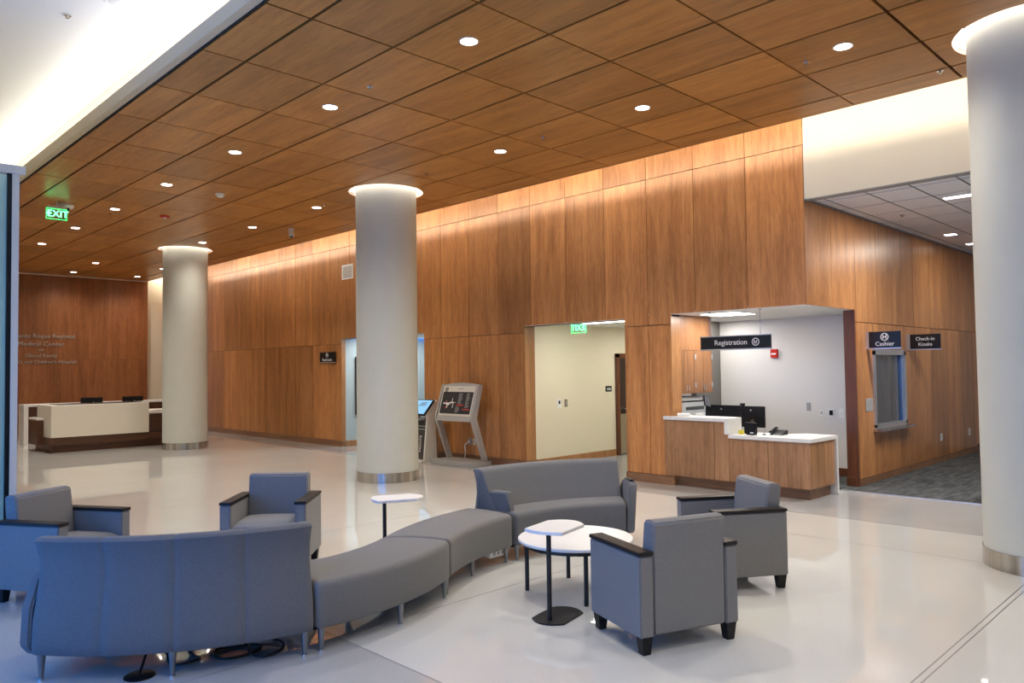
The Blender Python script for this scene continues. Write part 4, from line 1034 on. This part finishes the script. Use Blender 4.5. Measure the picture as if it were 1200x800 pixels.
# ------------------------------------------------------------------ tables
t = thing('coffee_table', 'round white coffee table with black legs in front of the armchair', 'table', (4.60, 3.97, 0))
c = (4.60, 3.97)
bm = lathe(NB(), [(.44, .40), (.45, .405), (.45, .42), (.445, .425)], c, 64); obj('tabletop', bm, M_lam, t)
obj('apron', ring(NB(), c, .375, .40, .365, .40, 48), M_blackm, t)
for k in range(4):
    a = R((129, 232, 50, 311)[k]); x, y = c[0]+.385*math.cos(a), c[1]+.385*math.sin(a)
    bm = NB(); cyl(bm, (x, y, 0), (x, y, .40), .017, n=16); obj('leg', bm, M_blackm, t)
def drink_table(label):
    """C-table in local coordinates; the pole stands at one end of the base"""
    t = thing('drink_table', label, 'table', (0, 0, 0), 0, 'small pole tables')
    def shape(L, W, b0, b1):   # rectangle with bowed ends
        p = []
        for k in range(9):
            v = -1+2*k/8; p.append((L/2-b1+b1*(1-v*v), v*W/2))
        for k in range(9):
            v = 1-2*k/8; p.append((-L/2+b0-b0*(1-v*v), v*W/2))
        return p
    obj('tabletop', prism(NB(), shape(.455, .30, .035, .09), 'z', .615, .637), M_lam, t, .003)
    obj('mounting_plate', BX(-.15, .12, -.06, .06, .608, .615), M_blackm, t)
    bm = NB(); cyl(bm, (-.115, 0, .01), (-.115, 0, .61), .017, n=20); obj('pole', bm, M_blackm, t)
    obj('base', prism(NB(), shape(.42, .26, .07, .07), 'z', 0, .011), M_blackm, t, .002)
    return t
d0 = drink_table('small white pole table in front of the round coffee table')
d1 = copy_tree(d0); d1['label'] = 'small white pole table behind the curved bench, before the middle column'
d0.location = (4.045, 3.665, 0); d0.rotation_euler = (0, 0, R(13))
d1.location = (4.02, 5.52, 0); d1.rotation_euler = (0, 0, R(-25))

# ------------------------------------------------------------------ cords and power under the seating
t = thing('floor_box', 'round black floor outlet cover under the bowed sofa', 'floor outlet', (1.57, 4.70, 0))
bm = lathe(NB(), [(.085, 0), (.085, .006), (.075, .012)], (1.60, 4.72), 32); obj('cover', bm, M_black, t)
def lead(label, pts, r, plug=None):
    t = thing('extension_lead', label, 'cord', pts[0])
    obj('cord', tube(NB(), smooth_path(pts), r), M_cord, t)
    p = pts[-1]; bm = NB(); cyl(bm, (p[0], p[1], p[2]-.02), (p[0], p[1], p[2]+.012), r*1.9, n=10); obj('plug', bm, M_cord, t)
lead('black lead rising from the round floor outlet to the sofa', [(1.605, 4.73, .014), (1.66, 4.82, .05), (1.74, 4.95, .115)], .008)
lead('black lead loop hanging near the middle sofa leg', [(1.85, 5.02, .10), (1.80, 4.84, .05), (1.79, 4.76, .01), (1.86, 4.70, .01), (1.95, 4.72, .01), (1.94, 4.82, .012), (1.90, 4.92, .09)], .008)
lead('coiled black lead heaped on the floor under the right half of the bowed sofa', [(2.02, 4.72, .01), (2.10, 4.78, .01), (2.22, 4.74, .012), (2.30, 4.66, .012), (2.26, 4.58, .012), (2.12, 4.56, .012), (2.02, 4.62, .016), (2.06, 4.74, .022), (2.25, 4.80, .022), (2.40, 4.70, .02), (2.42, 4.56, .014), (2.33, 4.46, .012), (2.22, 4.47, .012), (2.20, 4.58, .02), (2.30, 4.74, .05), (2.44, 4.80, .10)], .009)
t = thing('power_unit', 'small white power outlet unit under the far bench', 'outlet', pol(B, 2.50, 97.5, .16))
x, y, _ = pol(B, 2.36, 97.6)
obj('case', BX(x-.11, x+.09, y-.03, y+.03, .07, .13), M_plast, t, .005)
for k in (-.06, -.01, .04): obj('socket', BX(x+k-.014, x+k+.014, y-.033, y-.03, .09, .12), M_gplast, t)
